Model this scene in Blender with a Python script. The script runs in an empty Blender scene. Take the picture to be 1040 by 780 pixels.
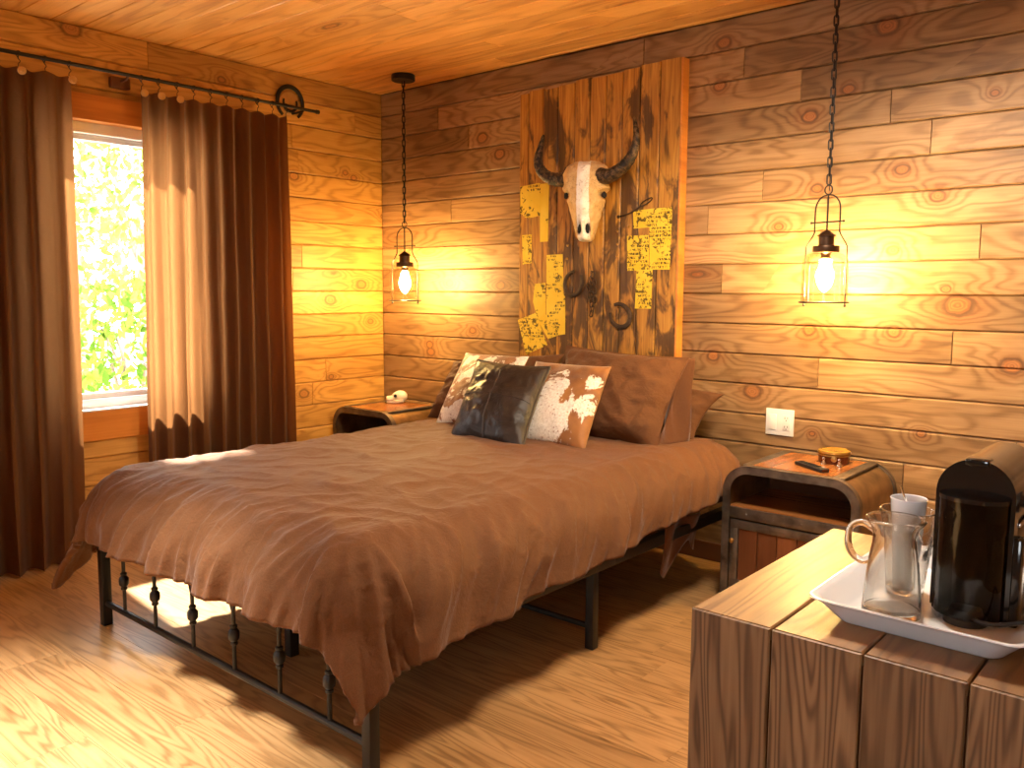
import bpy, bmesh, math, random
import numpy as np
from mathutils import Vector, Matrix, noise, Quaternion
random.seed(7)
PI = math.pi
SC = bpy.context.scene
COL = SC.collection

# ------------------------------------------------------------------ helpers
def lin(h, a=1.0):
    h = h.lstrip('#'); o = []
    for i in (0, 2, 4):
        c = int(h[i:i+2], 16)/255
        o.append(c/12.92 if c <= .04045 else ((c+.055)/1.055)**2.4)
    return (o[0], o[1], o[2], a)

class MB:
    """collects geometry for ONE mesh object"""
    def __init__(s):
        s.v = []; s.f = []; s.uv = []; s.rnd = []; s.mi = []; s.sm = []
        s.cur_rnd = 0.5; s.cur_mat = 0; s.smooth = True
    def face(s, idx, uvs=None):
        s.f.append(tuple(idx)); s.uv.append(uvs); s.rnd.append(s.cur_rnd); s.mi.append(s.cur_mat); s.sm.append(s.smooth)
    def vert(s, p):
        s.v.append(tuple(p)); return len(s.v)-1
    def box(s, lo, hi, bev=0.0, M=None):
        """axis box, optional chamfer on all edges"""
        lo = Vector(lo); hi = Vector(hi); c = (lo+hi)/2; e = (hi-lo)/2
        bev = min(bev, min(e)*.49)
        T = (lambda p: M @ Vector(p)) if M else (lambda p: p)
        if bev <= 0:
            b = len(s.v)
            for x in (-1, 1):
                for y in (-1, 1):
                    for z in (-1, 1):
                        s.vert(T((c.x+x*e.x, c.y+y*e.y, c.z+z*e.z)))
            for q in ((0,1,3,2),(4,6,7,5),(0,4,5,1),(2,3,7,6),(0,2,6,4),(1,5,7,3)):
                s.face([b+i for i in q])
            return
        # chamfered box: 24 verts
        bm = bmesh.new()
        bmesh.ops.create_cube(bm, size=2.0)
        for v in bm.verts: v.co = Vector((v.co.x*e.x, v.co.y*e.y, v.co.z*e.z)) + c
        bmesh.ops.bevel(bm, geom=list(bm.edges), offset=bev, segments=2, profile=.5, affect='EDGES')
        s.add_bm(bm, M); bm.free()
    def add_bm(s, bm, M=None):
        bm.verts.index_update(); b = len(s.v)
        for v in bm.verts: s.vert(M @ v.co if M else v.co)
        for f in bm.faces: s.face([b+v.index for v in f.verts])
    def tube(s, pts, r, n=10, closed=False, caps=True, sq=(1, 1), up=None):
        """swept tube along pts; r number or list; sq scales the two profile axes"""
        P = [Vector(p) for p in pts]; m = len(P)
        R = r if isinstance(r, (list, tuple)) else [r]*m
        b = len(s.v); prev = None
        for i in range(m):
            if closed: t = (P[(i+1) % m]-P[i-1])
            else: t = P[min(i+1, m-1)]-P[max(i-1, 0)]
            t = t.normalized() if t.length > 1e-9 else Vector((0, 0, 1))
            if up is not None:
                a = Vector(up); a = (a-t*a.dot(t)); a = a.normalized() if a.length > 1e-6 else t.orthogonal().normalized()
            elif prev is None: a = t.orthogonal().normalized()
            else:
                a = prev-t*prev.dot(t); a = a.normalized() if a.length > 1e-6 else t.orthogonal().normalized()
            prev = a; c = t.cross(a)
            for k in range(n):
                th = 2*PI*k/n
                s.vert(P[i]+a*(R[i]*sq[0]*math.cos(th))+c*(R[i]*sq[1]*math.sin(th)))
        for i in range(m if closed else m-1):
            j = (i+1) % m
            for k in range(n):
                k2 = (k+1) % n
                s.face((b+i*n+k, b+i*n+k2, b+j*n+k2, b+j*n+k))
        if caps and not closed:
            s.face([b+k for k in range(n)][::-1]); s.face([b+(m-1)*n+k for k in range(n)])
    def lathe(s, prof, c=(0, 0, 0), n=32, M=None, closed=False):
        """profile [(r,z)] round the z axis at c"""
        b = len(s.v); c = Vector(c); m = len(prof)
        for r, z in prof:
            for k in range(n):
                th = 2*PI*k/n
                p = Vector((c.x+r*math.cos(th), c.y+r*math.sin(th), c.z+z))
                s.vert(M @ p if M else p)
        for i in range(m if closed else m-1):
            j = (i+1) % m
            for k in range(n):
                k2 = (k+1) % n
                s.face((b+i*n+k, b+i*n+k2, b+j*n+k2, b+j*n+k))
        if not closed:
            if prof[0][0] > 1e-6: s.face([b+k for k in range(n)][::-1])
            if prof[-1][0] > 1e-6: s.face([b+(m-1)*n+k for k in range(n)])
    def grid(s, fn, nu, nv, wrap_u=False, uv=True):
        b = len(s.v)
        for j in range(nv+1):
            for i in range(nu if wrap_u else nu+1):
                s.vert(fn(i/nu, j/nv))
        w = nu if wrap_u else nu+1
        for j in range(nv):
            for i in range(nu):
                i2 = (i+1) % w if wrap_u else i+1
                u0, u1, v0, v1 = i/nu, (i+1)/nu, j/nv, (j+1)/nv
                s.face((b+j*w+i, b+j*w+i2, b+(j+1)*w+i2, b+(j+1)*w+i), [(u0, v0), (u1, v0), (u1, v1), (u0, v1)] if uv else None)
    def prism(s, poly, fn, d0, d1):
        """extrude a 2D polygon; fn(a,b,d)->3D"""
        b = len(s.v); n = len(poly)
        for d in (d0, d1):
            for p in poly: s.vert(fn(p[0], p[1], d))
        s.face(list(range(b, b+n))[::-1]); s.face(list(range(b+n, b+2*n)))
        for i in range(n):
            j = (i+1) % n
            s.face((b+i, b+j, b+n+j, b+n+i))
    def build(s, name, mats, parent=None, angle=35, loc=None):
        me = bpy.data.meshes.new(name); me.from_pydata(s.v, [], s.f)
        if not isinstance(mats, (list, tuple)): mats = [mats]
        for m in mats: me.materials.append(m)
        if any(u for u in s.uv):
            ul = me.uv_layers.new(name='UVMap')
            k = 0
            for fi, f in enumerate(s.f):
                u = s.uv[fi]
                for q in range(len(f)):
                    if u: ul.data[k].uv = u[q]
                    k += 1
        at = me.attributes.new('rnd', 'FLOAT', 'FACE')
        at.data.foreach_set('value', s.rnd)
        me.polygons.foreach_set('material_index', s.mi)
        me.polygons.foreach_set('use_smooth', s.sm)
        me.update()
        bm = bmesh.new(); bm.from_mesh(me)
        bmesh.ops.recalc_face_normals(bm, faces=bm.faces)
        la = math.radians(angle)
        for e in bm.edges:
            if len(e.link_faces) == 2:
                e.smooth = e.calc_face_angle(0) < la
        bm.to_mesh(me); bm.free()
        o = bpy.data.objects.new(name, me); COL.objects.link(o)
        if loc is not None: o.location = loc
        if parent: o.parent = parent
        return o

def tag(o, label=None, cat=None, group=None, kind=None):
    if label: o['label'] = label
    if cat: o['category'] = cat
    if group: o['group'] = group
    if kind: o['kind'] = kind
    return o
def thing(name, label, cat, loc=(0, 0, 0), group=None, rz=0):
    o = bpy.data.objects.new(name, None); COL.objects.link(o)
    o.location = loc; o.rotation_euler = (0, 0, rz); o.empty_display_size = .1
    return tag(o, label, cat, group)
def copy_tree(o, parent=None):
    c = o.copy(); COL.objects.link(c)
    if parent: c.parent = parent
    for ch in list(o.children): copy_tree(ch, c)
    return c
def rel(o):      # vertex shift: parts authored in world space keep their place under an Empty at loc
    return o
def arc(cx, cy, r, a0, a1, n):
    return [(cx+r*math.cos(a0+(a1-a0)*i/n), cy+r*math.sin(a0+(a1-a0)*i/n)) for i in range(n+1)]
def sstep(a, b, x):
    t = min(1, max(0, (x-a)/(b-a))); return t*t*(3-2*t)
def spline(pts, n):
    """Catmull-Rom through pts"""
    P = [Vector(p) for p in pts]; out = []
    for i in range(len(P)-1):
        p0 = P[max(i-1, 0)]; p1 = P[i]; p2 = P[i+1]; p3 = P[min(i+2, len(P)-1)]
        for k in range(n):
            t = k/n
            out.append(.5*((2*p1)+(p2-p0)*t+(2*p0-5*p1+4*p2-p3)*t*t+(3*p1-p0-3*p2+p3)*t**3))
    out.append(P[-1]); return out

# ------------------------------------------------------------------ materials
class NT:
    def __init__(s, name):
        s.m = bpy.data.materials.new(name); s.m.use_nodes = True
        s.t = s.m.node_tree; s.t.nodes.clear()
        s.out = s.t.nodes.new('ShaderNodeOutputMaterial')
    def n(s, typ, **kw):
        nd = s.t.nodes.new(typ)
        for k, v in kw.items():
            if k == 'inp':
                for kk, vv in v.items(): s.set(nd, kk, vv)
            else: setattr(nd, k, v)
        return nd
    def set(s, nd, key, v):
        sock = nd.inputs[key]
        if isinstance(v, bpy.types.NodeSocket): s.t.links.new(v, sock)
        else: sock.default_value = v
    def math(s, op, a, b=None, c=None, clamp=False):
        nd = s.n('ShaderNodeMath', operation=op); nd.use_clamp = clamp
        s.set(nd, 0, a)
        if b is not None: s.set(nd, 1, b)
        if c is not None: s.set(nd, 2, c)
        return nd.outputs[0]
    def vmath(s, op, a, b=None, out=0):
        nd = s.n('ShaderNodeVectorMath', operation=op); s.set(nd, 0, a)
        if b is not None: s.set(nd, 1, b)
        return nd.outputs[out]
    def ramp(s, fac, stops, interp='LINEAR'):
        nd = s.n('ShaderNodeValToRGB'); nd.color_ramp.interpolation = interp
        el = nd.color_ramp.elements
        while len(el) < len(stops): el.new(.5)
        for e, (p, c) in zip(el, stops):
            e.position = p; e.color = c if not isinstance(c, (int, float)) else (c, c, c, 1)
        s.set(nd, 0, fac); return nd.outputs[0]
    def mix(s, fac, a, b, mode='MIX'):
        nd = s.n('ShaderNodeMix', data_type='RGBA', blend_type=mode)
        s.set(nd, 0, fac); s.set(nd, 6, a); s.set(nd, 7, b); return nd.outputs[2]
    def maprange(s, v, a, b, c=0., d=1., smooth=False):
        nd = s.n('ShaderNodeMapRange'); nd.interpolation_type = 'SMOOTHSTEP' if smooth else 'LINEAR'
        s.set(nd, 0, v); s.set(nd, 1, a); s.set(nd, 2, b); s.set(nd, 3, c); s.set(nd, 4, d); return nd.outputs[0]
    def noise(s, vec, scale, detail=3, rough=.5, dist=0., out=0):
        nd = s.n('ShaderNodeTexNoise'); s.set(nd, 'Vector', vec); s.set(nd, 'Scale', scale); s.set(nd, 'Detail', detail)
        s.set(nd, 'Roughness', rough); s.set(nd, 'Distortion', dist); return nd.outputs[out]
    def bsdf(s, color, rough=.5, metal=0., spec=.5, normal=None, **kw):
        b = s.n('ShaderNodeBsdfPrincipled')
        s.set(b, 'Base Color', color); s.set(b, 'Roughness', rough); s.set(b, 'Metallic', metal); s.set(b, 'Specular IOR Level', spec)
        for k, v in kw.items(): s.set(b, k.replace('_', ' '), v)
        if normal is not None: s.set(b, 'Normal', normal)
        return b.outputs[0]
    def bump(s, h, strength=.3, dist=.01):
        b = s.n('ShaderNodeBump'); s.set(b, 'Height', h); s.set(b, 'Strength', strength); s.set(b, 'Distance', dist); return b.outputs[0]
    def obj(s): return s.n('ShaderNodeTexCoord').outputs['Object']
    def uv(s): return s.n('ShaderNodeTexCoord').outputs['UV']
    def done(s, shader):
        s.t.links.new(shader, s.out.inputs[0]); return s.m

def plain(name, col, rough=.5, metal=0., spec=.5, bump=None, var=0.0):
    t = NT(name); o = t.obj(); c = col; nrm = None
    if var:
        nz = t.noise(o, 14, 4)
        c = t.mix(t.maprange(nz, .3, .7, 0, 1), tuple(x*(1-var) for x in col[:3])+(1,), tuple(min(1, x*(1+var)) for x in col[:3])+(1,))
    if bump:
        nrm = t.bump(t.noise(o, bump[0], 4), bump[1], .004)
    return t.done(t.bsdf(c, rough, metal, spec, nrm))

def wood(name, light, mid, dark, us=1.0, vs=1.0, rings=9., vor=0., knots=None, rough=.55, var=.35, grain=.35, coord='uv', knotcol=None, spec=.35, bump=.25, plane='xz'):
    """plank wood: contour-like growth rings, fine streaks, knots. UV in metres, u along the grain"""
    t = NT(name)
    uvn = t.uv() if coord == 'uv' else t.obj()
    at = t.n('ShaderNodeAttribute', attribute_name='rnd').outputs['Fac']
    sep = t.n('ShaderNodeSeparateXYZ', inp={0: uvn})
    u, v = sep.outputs[0], sep.outputs[1]
    if coord != 'uv':
        u = sep.outputs[coord[0]]; v = t.math('ADD', sep.outputs[coord[1]], t.math('MULTIPLY', sep.outputs[coord[2]], .7))
    w = t.math('MULTIPLY', at, 37.)
    vec = t.n('ShaderNodeCombineXYZ', inp={0: t.math('MULTIPLY', u, 1.1*us), 1: t.math('MULTIPLY', v, 7.*vs), 2: w}).outputs[0]
    base = t.noise(vec, 1.0, 2.5, .45, .35)
    field = t.math('MULTIPLY', base, rings)
    kmask = None; kd = None
    if vor > 0:
        vv = t.n('ShaderNodeCombineXYZ', inp={0: t.math('MULTIPLY', u, 1.5), 1: t.math('MULTIPLY', v, 4.6), 2: w}).outputs[0]
        vn = t.n('ShaderNodeTexVoronoi'); vn.inputs['Scale'].default_value = 1.0; t.set(vn, 'Vector', vv)
        d = vn.outputs['Distance']
        sepc = t.n('ShaderNodeSeparateXYZ', inp={0: vn.outputs['Color']})
        far = t.math('GREATER_THAN', sepc.outputs[0], vor)
        # distance in metres (approx), knot size by cell
        kd = t.math('ADD', t.math('MULTIPLY', d, t.maprange(sepc.outputs[1], 0, 1, .26, .55)), t.math('MULTIPLY', far, 10.))
    if knots:
        op = t.obj()
        for (a, b, sz) in knots:
            sz *= .72
            loc = (a, 0, b) if plane == 'xz' else (0, a, b)
            scl = (1/(1.35*sz), 0, 1/sz) if plane == 'xz' else (0, 1/(1.35*sz), 1/sz)
            q = t.vmath('MULTIPLY', t.vmath('SUBTRACT', op, loc), scl)
            ln = t.n('ShaderNodeVectorMath', operation='LENGTH', inp={0: q}).outputs['Value']
            kd = ln if kd is None else t.math('SMOOTH_MIN', kd, ln, .02)
    if kd is not None:
        wob = t.math('MULTIPLY', t.math('SUBTRACT', t.noise(uvn if coord == 'uv' else t.obj(), 30, 2), .5), .012)
        kd = t.math('ADD', kd, wob)
        swell = t.math('POWER', 2.718, t.math('MULTIPLY', kd, -15.))
        field = t.math('ADD', field, t.math('MULTIPLY', swell, 5.5))
        kmask = t.maprange(kd, .018, .026, 1, 0, True)
        rim = t.math('MULTIPLY', t.maprange(kd, .018, .024, 0, 1, True), t.maprange(kd, .024, .036, 1, 0, True))
        halo = t.maprange(kd, .02, .085, 1, 0, True)
    sn = t.math('SINE', t.math('MULTIPLY', field, 6.2832))
    ring = t.math('POWER', t.maprange(sn, -1, 1), 2.2)
    fine = t.noise(t.n('ShaderNodeCombineXYZ', inp={0: t.math('MULTIPLY', u, 3.*us), 1: t.math('MULTIPLY', v, 130.), 2: w}).outputs[0], 1., 3, .6)
    blot = t.noise(t.n('ShaderNodeCombineXYZ', inp={0: t.math('MULTIPLY', u, 2.2), 1: t.math('MULTIPLY', v, 9.), 2: w}).outputs[0], 1., 3, .6)
    mixf = t.math('ADD', t.math('MULTIPLY', ring, grain), t.math('MULTIPLY', t.maprange(fine, .3, .7), .22))
    mixf = t.math('ADD', mixf, t.math('MULTIPLY', t.maprange(blot, .3, .75), .42))
    c = t.ramp(mixf, [(0., light), (.45, mid), (1., dark)])
    lo, hi = 1-var, 1+var*.6
    sc = t.maprange(at, 0, 1, lo, hi)
    c = t.mix(1., c, t.n('ShaderNodeCombineXYZ', inp={0: sc, 1: t.math('POWER', sc, 1.08), 2: t.math('POWER', sc, 1.15)}).outputs[0], 'MULTIPLY')
    hgt = t.math('ADD', t.math('MULTIPLY', ring, .5), fine)
    if kmask is not None:
        kc = knotcol or (.26, .085, .02, 1)
        c = t.mix(t.math('MULTIPLY', halo, .35), c, kc)
        kring = t.math('SINE', t.math('MULTIPLY', kd, 900.))
        c = t.mix(t.math('MULTIPLY', kmask, .5), c, t.mix(t.maprange(kring, -1, 1), kc, tuple(min(1, x*1.9) for x in kc[:3])+(1,)))
        c = t.mix(t.math('MULTIPLY', rim, .62), c, (.045, .018, .008, 1))
    nrm = t.bump(hgt, bump, .002)
    return t.done(t.bsdf(c, rough, 0, spec, nrm))

KN = [(-1.833,2.341,1.3),(-1.847,2.158,1.2),(-1.14,2.281,1.8),(-1.28,2.062,1.),(-1.433,1.974,1.3),(-.751,1.973,.6),(-1.058,1.727,1.),(-1.39,1.678,.9),(-.923,1.617,1.1),
      (-1.55,1.529,.8),(-1.076,1.417,.9),(-.874,1.265,.7),(-.83,1.203,2.),(-1.397,1.09,1.1),(-1.056,1.095,1.1),(-1.839,.958,1.2),(-.637,.985,1.5),(-1.642,.809,1.6),(-.933,.699,.7),(-1.365,.65,.5),
      (-3.281,2.09,1.5),(-3.153,1.991,1.4),(-3.711,.924,1.1),(-3.70,.88,1.2),(-3.355,1.021,.9),(-3.14,1.278,1.2),(-3.54,1.29,1.)]
KL = [(2.909,1.886,1.2),(3.271,1.942,.7),(3.335,1.919,.8),(3.558,1.705,.6),(3.381,1.283,1.3),(3.144,1.19,1.5),(3.449,1.056,.8),(3.14,.731,.7),(2.943,.645,1.3),(1.727,2.419,1.8),(2.474,2.332,.8)]
M = {}
M['wall_b'] = wood('stained_pine_wall', (.45,.27,.125,1), (.30,.168,.070,1), (.13,.062,.022,1), rings=11., vor=.55, knots=KN, var=.34, rough=.5)
M['wall_l'] = wood('amber_pine_wall', (.66,.355,.09,1), (.50,.245,.052,1), (.24,.098,.02,1), rings=11., vor=.55, knots=KL, var=.24, rough=.5, plane='yz')
M['ceil'] = wood('honey_pine_ceiling', (.86,.50,.17,1), (.72,.375,.11,1), (.42,.18,.045,1), rings=5., vor=.45, var=.16, rough=.45)
M['floor'] = wood('oak_laminate', (.54,.315,.135,1), (.41,.225,.088,1), (.20,.095,.032,1), us=.8, vs=1.4, rings=15., var=.14, rough=.3, grain=.42, spec=.5, bump=.1)
M['trim'] = wood('orange_stained_trim', (.52,.20,.045,1), (.42,.15,.03,1), (.26,.08,.014,1), rings=4., var=.1, rough=.35)
M['box_top'] = wood('honey_plank_top', (.32,.175,.066,1), (.24,.12,.040,1), (.12,.055,.018,1), us=.9, vs=1.2, rings=13., var=.25, rough=.42, grain=.45)
M['box_front'] = wood('walnut_stained_plank', (.30,.18,.088,1), (.185,.102,.048,1), (.065,.031,.014,1), us=.9, vs=1.5, rings=22., vor=.06, var=.3, rough=.5, grain=.5, knotcol=(.09,.035,.012,1))
M['ns_wood'] = wood('polished_mango_wood', (.42,.17,.05,1), (.32,.115,.032,1), (.17,.055,.016,1), rings=4., var=.2, rough=.25, spec=.5)
M['ns_dark'] = wood('dark_mango_wood', (.17,.065,.022,1), (.11,.038,.013,1), (.05,.016,.006,1), rings=4., var=.3, rough=.4)

def panelwood():
    t = NT('torched_board'); uvn = t.uv(); op = t.obj()
    at = t.n('ShaderNodeAttribute', attribute_name='rnd').outputs['Fac']
    sep = t.n('ShaderNodeSeparateXYZ', inp={0: uvn}); u, v = sep.outputs[0], sep.outputs[1]
    w = t.math('MULTIPLY', at, 41.)
    n1 = t.noise(t.n('ShaderNodeCombineXYZ', inp={0: t.math('MULTIPLY', u, 1.2), 1: t.math('MULTIPLY', v, 9.), 2: w}).outputs[0], 1., 3, .5, .4)
    ring = t.maprange(t.math('SINE', t.math('MULTIPLY', n1, 50.)), -1, 1)
    fine = t.noise(t.n('ShaderNodeCombineXYZ', inp={0: t.math('MULTIPLY', u, 2.5), 1: t.math('MULTIPLY', v, 90.), 2: w}).outputs[0], 1., 3, .6)
    f = t.math('ADD', t.math('MULTIPLY', ring, .3), t.math('MULTIPLY', t.maprange(fine, .3, .7), .6))
    c = t.ramp(f, [(0., (.58,.29,.045,1)), (.5, (.42,.185,.026,1)), (1., (.19,.07,.012,1))])
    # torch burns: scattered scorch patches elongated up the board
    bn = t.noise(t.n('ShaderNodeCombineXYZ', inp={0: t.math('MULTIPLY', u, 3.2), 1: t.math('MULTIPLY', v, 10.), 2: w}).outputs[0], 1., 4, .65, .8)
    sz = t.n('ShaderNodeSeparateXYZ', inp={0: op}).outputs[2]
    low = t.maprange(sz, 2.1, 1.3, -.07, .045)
    for (bx_, bz_, wx_, wz_, am_) in ((-.215, 1.63, .085, .13, .16), (.26, 1.72, .05, .12, .09), (.20, 1.02, .12, .22, .06), (.02, .55, .35, .25, .04)):  # first patch paints the left horn's cast shadow in with the burns
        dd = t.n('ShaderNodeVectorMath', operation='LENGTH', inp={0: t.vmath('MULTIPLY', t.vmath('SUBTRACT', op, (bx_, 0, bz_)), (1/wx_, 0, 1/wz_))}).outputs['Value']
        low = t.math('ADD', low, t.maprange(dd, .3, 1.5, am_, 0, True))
    burn_and_shade = t.maprange(t.math('ADD', bn, low), .50, .62, 0, 1, True)
    c = t.mix(t.math('MULTIPLY', burn_and_shade, .82), c, (.035, .014, .006, 1))
    return t.done(t.bsdf(c, .45, 0, .4, t.bump(fine, .3, .002)))
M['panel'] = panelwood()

def fabric(name, col, rough=.85, wr=.35, scale=7., sheen=.25, trans=0., weave=1400.):
    t = NT(name); o = t.obj()
    n1 = t.noise(o, scale, 5, .62, .8)
    n2 = t.noise(o, scale*3.3, 4, .6, 1.2)
    cr = t.math('ABSOLUTE', t.math('SUBTRACT', n2, .5))
    h = t.math('ADD', n1, t.math('MULTIPLY', cr, -.6))
    wv = t.noise(o, weave*.25, 2, .5)
    c = t.mix(t.maprange(wv, .3, .7), tuple(x*.86 for x in col[:3])+(1,), tuple(min(1, x*1.1) for x in col[:3])+(1,))
    nrm = t.bump(h, wr, .02)
    b = t.n('ShaderNodeBsdfPrincipled')
    t.set(b, 'Base Color', c); t.set(b, 'Roughness', rough); t.set(b, 'Specular IOR Level', .12); t.set(b, 'Normal', nrm)
    t.set(b, 'Sheen Weight', sheen); t.set(b, 'Sheen Roughness', .4)
    sh = b.outputs[0]
    if trans > 0:
        tr = t.n('ShaderNodeBsdfTranslucent'); t.set(tr, 'Color', tuple(min(1, x*3.6) for x in col[:3])+(1,)); t.set(tr, 'Normal', nrm)
        mx = t.n('ShaderNodeMixShader'); t.set(mx, 0, trans); t.set(mx, 1, sh); t.set(mx, 2, tr.outputs[0]); sh = mx.outputs[0]
    return t.done(sh)
M['duvet'] = fabric('brown_cotton', (.150,.064,.025,1), rough=.72, wr=.42, scale=5., sheen=.12)
M['sheet'] = fabric('dark_brown_sheet', (.11,.045,.02,1), wr=.3)
M['sham'] = fabric('brown_sham_cotton', (.125,.052,.020,1), rough=.75, wr=.5, scale=6., sheen=.08)
M['curtain'] = fabric('brown_linen_curtain', (.098,.041,.014,1), wr=.2, scale=4., trans=.30, sheen=.15)

def leather():
    t = NT('dark_leather'); o = t.obj()
    n1 = t.noise(o, 9, 5, .6, .6); vo = t.n('ShaderNodeTexVoronoi', inp={'Vector': o, 'Scale': 260.}).outputs['Distance']
    c = t.mix(t.maprange(n1, .35, .7), (.012,.008,.006,1), (.04,.026,.018,1))
    h = t.math('ADD', t.math('MULTIPLY', n1, 1.), t.math('MULTIPLY', vo, .03))
    return t.done(t.bsdf(c, t.maprange(n1, .3, .7, .38, .52), 0, .42, t.bump(h, .5, .03)))
M['leather'] = leather()
M['leather_edge'] = plain('leather_piping', (.035,.025,.02,1), .5)

def cowhide(name, seed, thr, spk, c0=(0, .15), k=0.):
    t = NT(name); o = t.obj()
    q = t.vmath('ADD', o, (seed, seed*.7, seed*.3))
    n = t.noise(q, 4.6, 5, .62, .9)
    nf = t.noise(q, 55, 3, .6)
    f = t.math('ADD', n, t.math('MULTIPLY', t.math('SUBTRACT', nf, .5), .10))
    dd = t.n('ShaderNodeVectorMath', operation='LENGTH', inp={0: t.vmath('MULTIPLY', t.vmath('SUBTRACT', o, (c0[0], 0, c0[1])), (1, 0, .8))}).outputs['Value']
    f = t.math('ADD', f, t.math('MULTIPLY', t.math('SUBTRACT', .12, dd), k))
    br = t.mix(t.maprange(t.noise(q, 9, 3), .35, .7), (.30,.115,.022,1), (.12,.038,.010,1))
    wh = t.mix(t.maprange(t.noise(q, 120, 2), .3, .7), (.62,.55,.44,1), (.86,.80,.70,1))
    vo = t.n('ShaderNodeTexVoronoi', inp={'Vector': q, 'Scale': 48.}).outputs['Distance']
    sp = t.maprange(vo, .16, .26, spk, 0)
    wh = t.mix(sp, wh, (.30,.13,.05,1))
    c = t.mix(t.maprange(f, thr-.012, thr+.012), br, wh)
    fur = t.noise(t.vmath('MULTIPLY', q, (1, 1, .25)), 420, 2, .6)
    return t.done(t.bsdf(c, .55, 0, .35, t.bump(fur, .35, .003), Sheen_Weight=.3))
M['cow_a'] = cowhide('cowhide_patchy', 3.1, .515, .0, (-.12, .18), .1)
M['cow_b'] = cowhide('cowhide_speckled', 8.35, .50, .6, (-.02, .12), 1.3)
M['suede'] = plain('tan_suede_back', (.30,.155,.055,1), .8)

M['black'] = plain('black_powder_coat', (.012,.011,.010,1), .42, .0, .45, bump=(160, .08))
M['iron'] = plain('black_iron', (.022,.018,.015,1), .45, .6, .5, bump=(90, .15))
M['rust'] = plain('rusty_iron', (.065,.038,.022,1), .65, .5, .4, bump=(140, .5), var=.5)
M['steel'] = plain('rubbed_dark_steel', (.20,.165,.13,1), .42, .85, .5, bump=(60, .25), var=.55)
M['brassy'] = plain('aged_bronze_sheet', (.33,.20,.085,1), .33, .75, .5, bump=(25, .12), var=.35)
M['brass'] = plain('old_brass', (.62,.38,.12,1), .3, 1., .5)
M['chrome'] = plain('polished_metal', (.85,.83,.80,1), .12, 1., .5)
M['white_plastic'] = plain('white_plastic', (.78,.76,.72,1), .35, 0, .5)
M['vinyl'] = plain('white_vinyl', (.82,.82,.80,1), .4, 0, .5)
M['tray'] = plain('white_melamine', (.72,.75,.80,1), .18, 0, .5)
M['ceramic'] = plain('white_ceramic', (.74,.75,.78,1), .2, 0, .5)
M['black_gloss'] = plain('glossy_black_plastic', (.008,.008,.008,1), .12, 0, .6)
M['black_matt'] = plain('matt_black_plastic', (.013,.012,.012,1), .45, 0, .4)
M['bronze_gloss'] = plain('glossy_dark_shell', (.030,.018,.010,1), .14, 0, .9)
M['dark'] = plain('dark_gap', (.01,.007,.005,1), .9)
M['rubber'] = plain('black_rubber', (.014,.013,.013,1), .6)
M['slot'] = plain('outlet_slot', (.08,.07,.06,1), .6)

def glass(name, col=(1,1,1,1), rough=0., ior=1.45):
    t = NT(name); g = t.n('ShaderNodeBsdfGlass'); t.set(g, 'Color', col); t.set(g, 'Roughness', rough); t.set(g, 'IOR', ior)
    return t.done(g.outputs[0])
def thin_glass(name, col=(1,1,1,1), refl=.9):
    t = NT(name); tr = t.n('ShaderNodeBsdfTransparent'); t.set(tr, 'Color', col)
    gl = t.n('ShaderNodeBsdfGlossy'); t.set(gl, 'Roughness', .02)
    fr = t.n('ShaderNodeFresnel'); t.set(fr, 'IOR', 1.45)
    mx = t.n('ShaderNodeMixShader'); t.set(mx, 0, t.math('MULTIPLY', fr.outputs[0], refl)); t.set(mx, 1, tr.outputs[0]); t.set(mx, 2, gl.outputs[0])
    return t.done(mx.outputs[0])
M['glass'] = glass('clear_glass', (.97,.97,.96,1))
def soft_glass(name):
    t = NT(name); tr = t.n('ShaderNodeBsdfTransparent'); t.set(tr, 'Color', (.985,.98,.97,1))
    gl = t.n('ShaderNodeBsdfGlossy'); t.set(gl, 'Roughness', .03)
    lw = t.n('ShaderNodeLayerWeight'); t.set(lw, 'Blend', .2)
    m1_ = t.n('ShaderNodeMixShader'); t.set(m1_, 0, t.math('MULTIPLY', lw.outputs['Fresnel'], .95)); t.set(m1_, 1, tr.outputs[0]); t.set(m1_, 2, gl.outputs[0])
    g = t.n('ShaderNodeBsdfGlass'); t.set(g, 'Color', (.98,.97,.95,1)); t.set(g, 'IOR', 1.45)
    m2_ = t.n('ShaderNodeMixShader'); t.set(m2_, 0, .9); t.set(m2_, 1, m1_.outputs[0]); t.set(m2_, 2, g.outputs[0])
    return t.done(m2_.outputs[0])
M['glass'] = soft_glass('clear_drinking_glass')
M['tank'] = thin_glass('smoky_tank', (.42,.40,.38,1), 1.)
M['shade_glass'] = thin_glass('lamp_glass', (.98,.97,.95,1), .3)
M['pane'] = thin_glass('window_pane', (.97,.98,.97,1), .5)
M['lid'] = plain('amber_gold_lid', (.42,.22,.03,1), .22, .1, .6, var=.3)
M['amber'] = plain('tortoiseshell_amber', (.10,.022,.006,1), .15, 0, .6, var=.5)
def emit(name, col, s):
    t = NT(name); e = t.n('ShaderNodeEmission'); t.set(e, 'Color', col); t.set(e, 'Strength', s); return t.done(e.outputs[0])
BULB = 500.
LAMP, SPOT = 108., 640.
M['bulb'] = emit('glowing_bulb', (1., .64, .22, 1), BULB)

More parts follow.
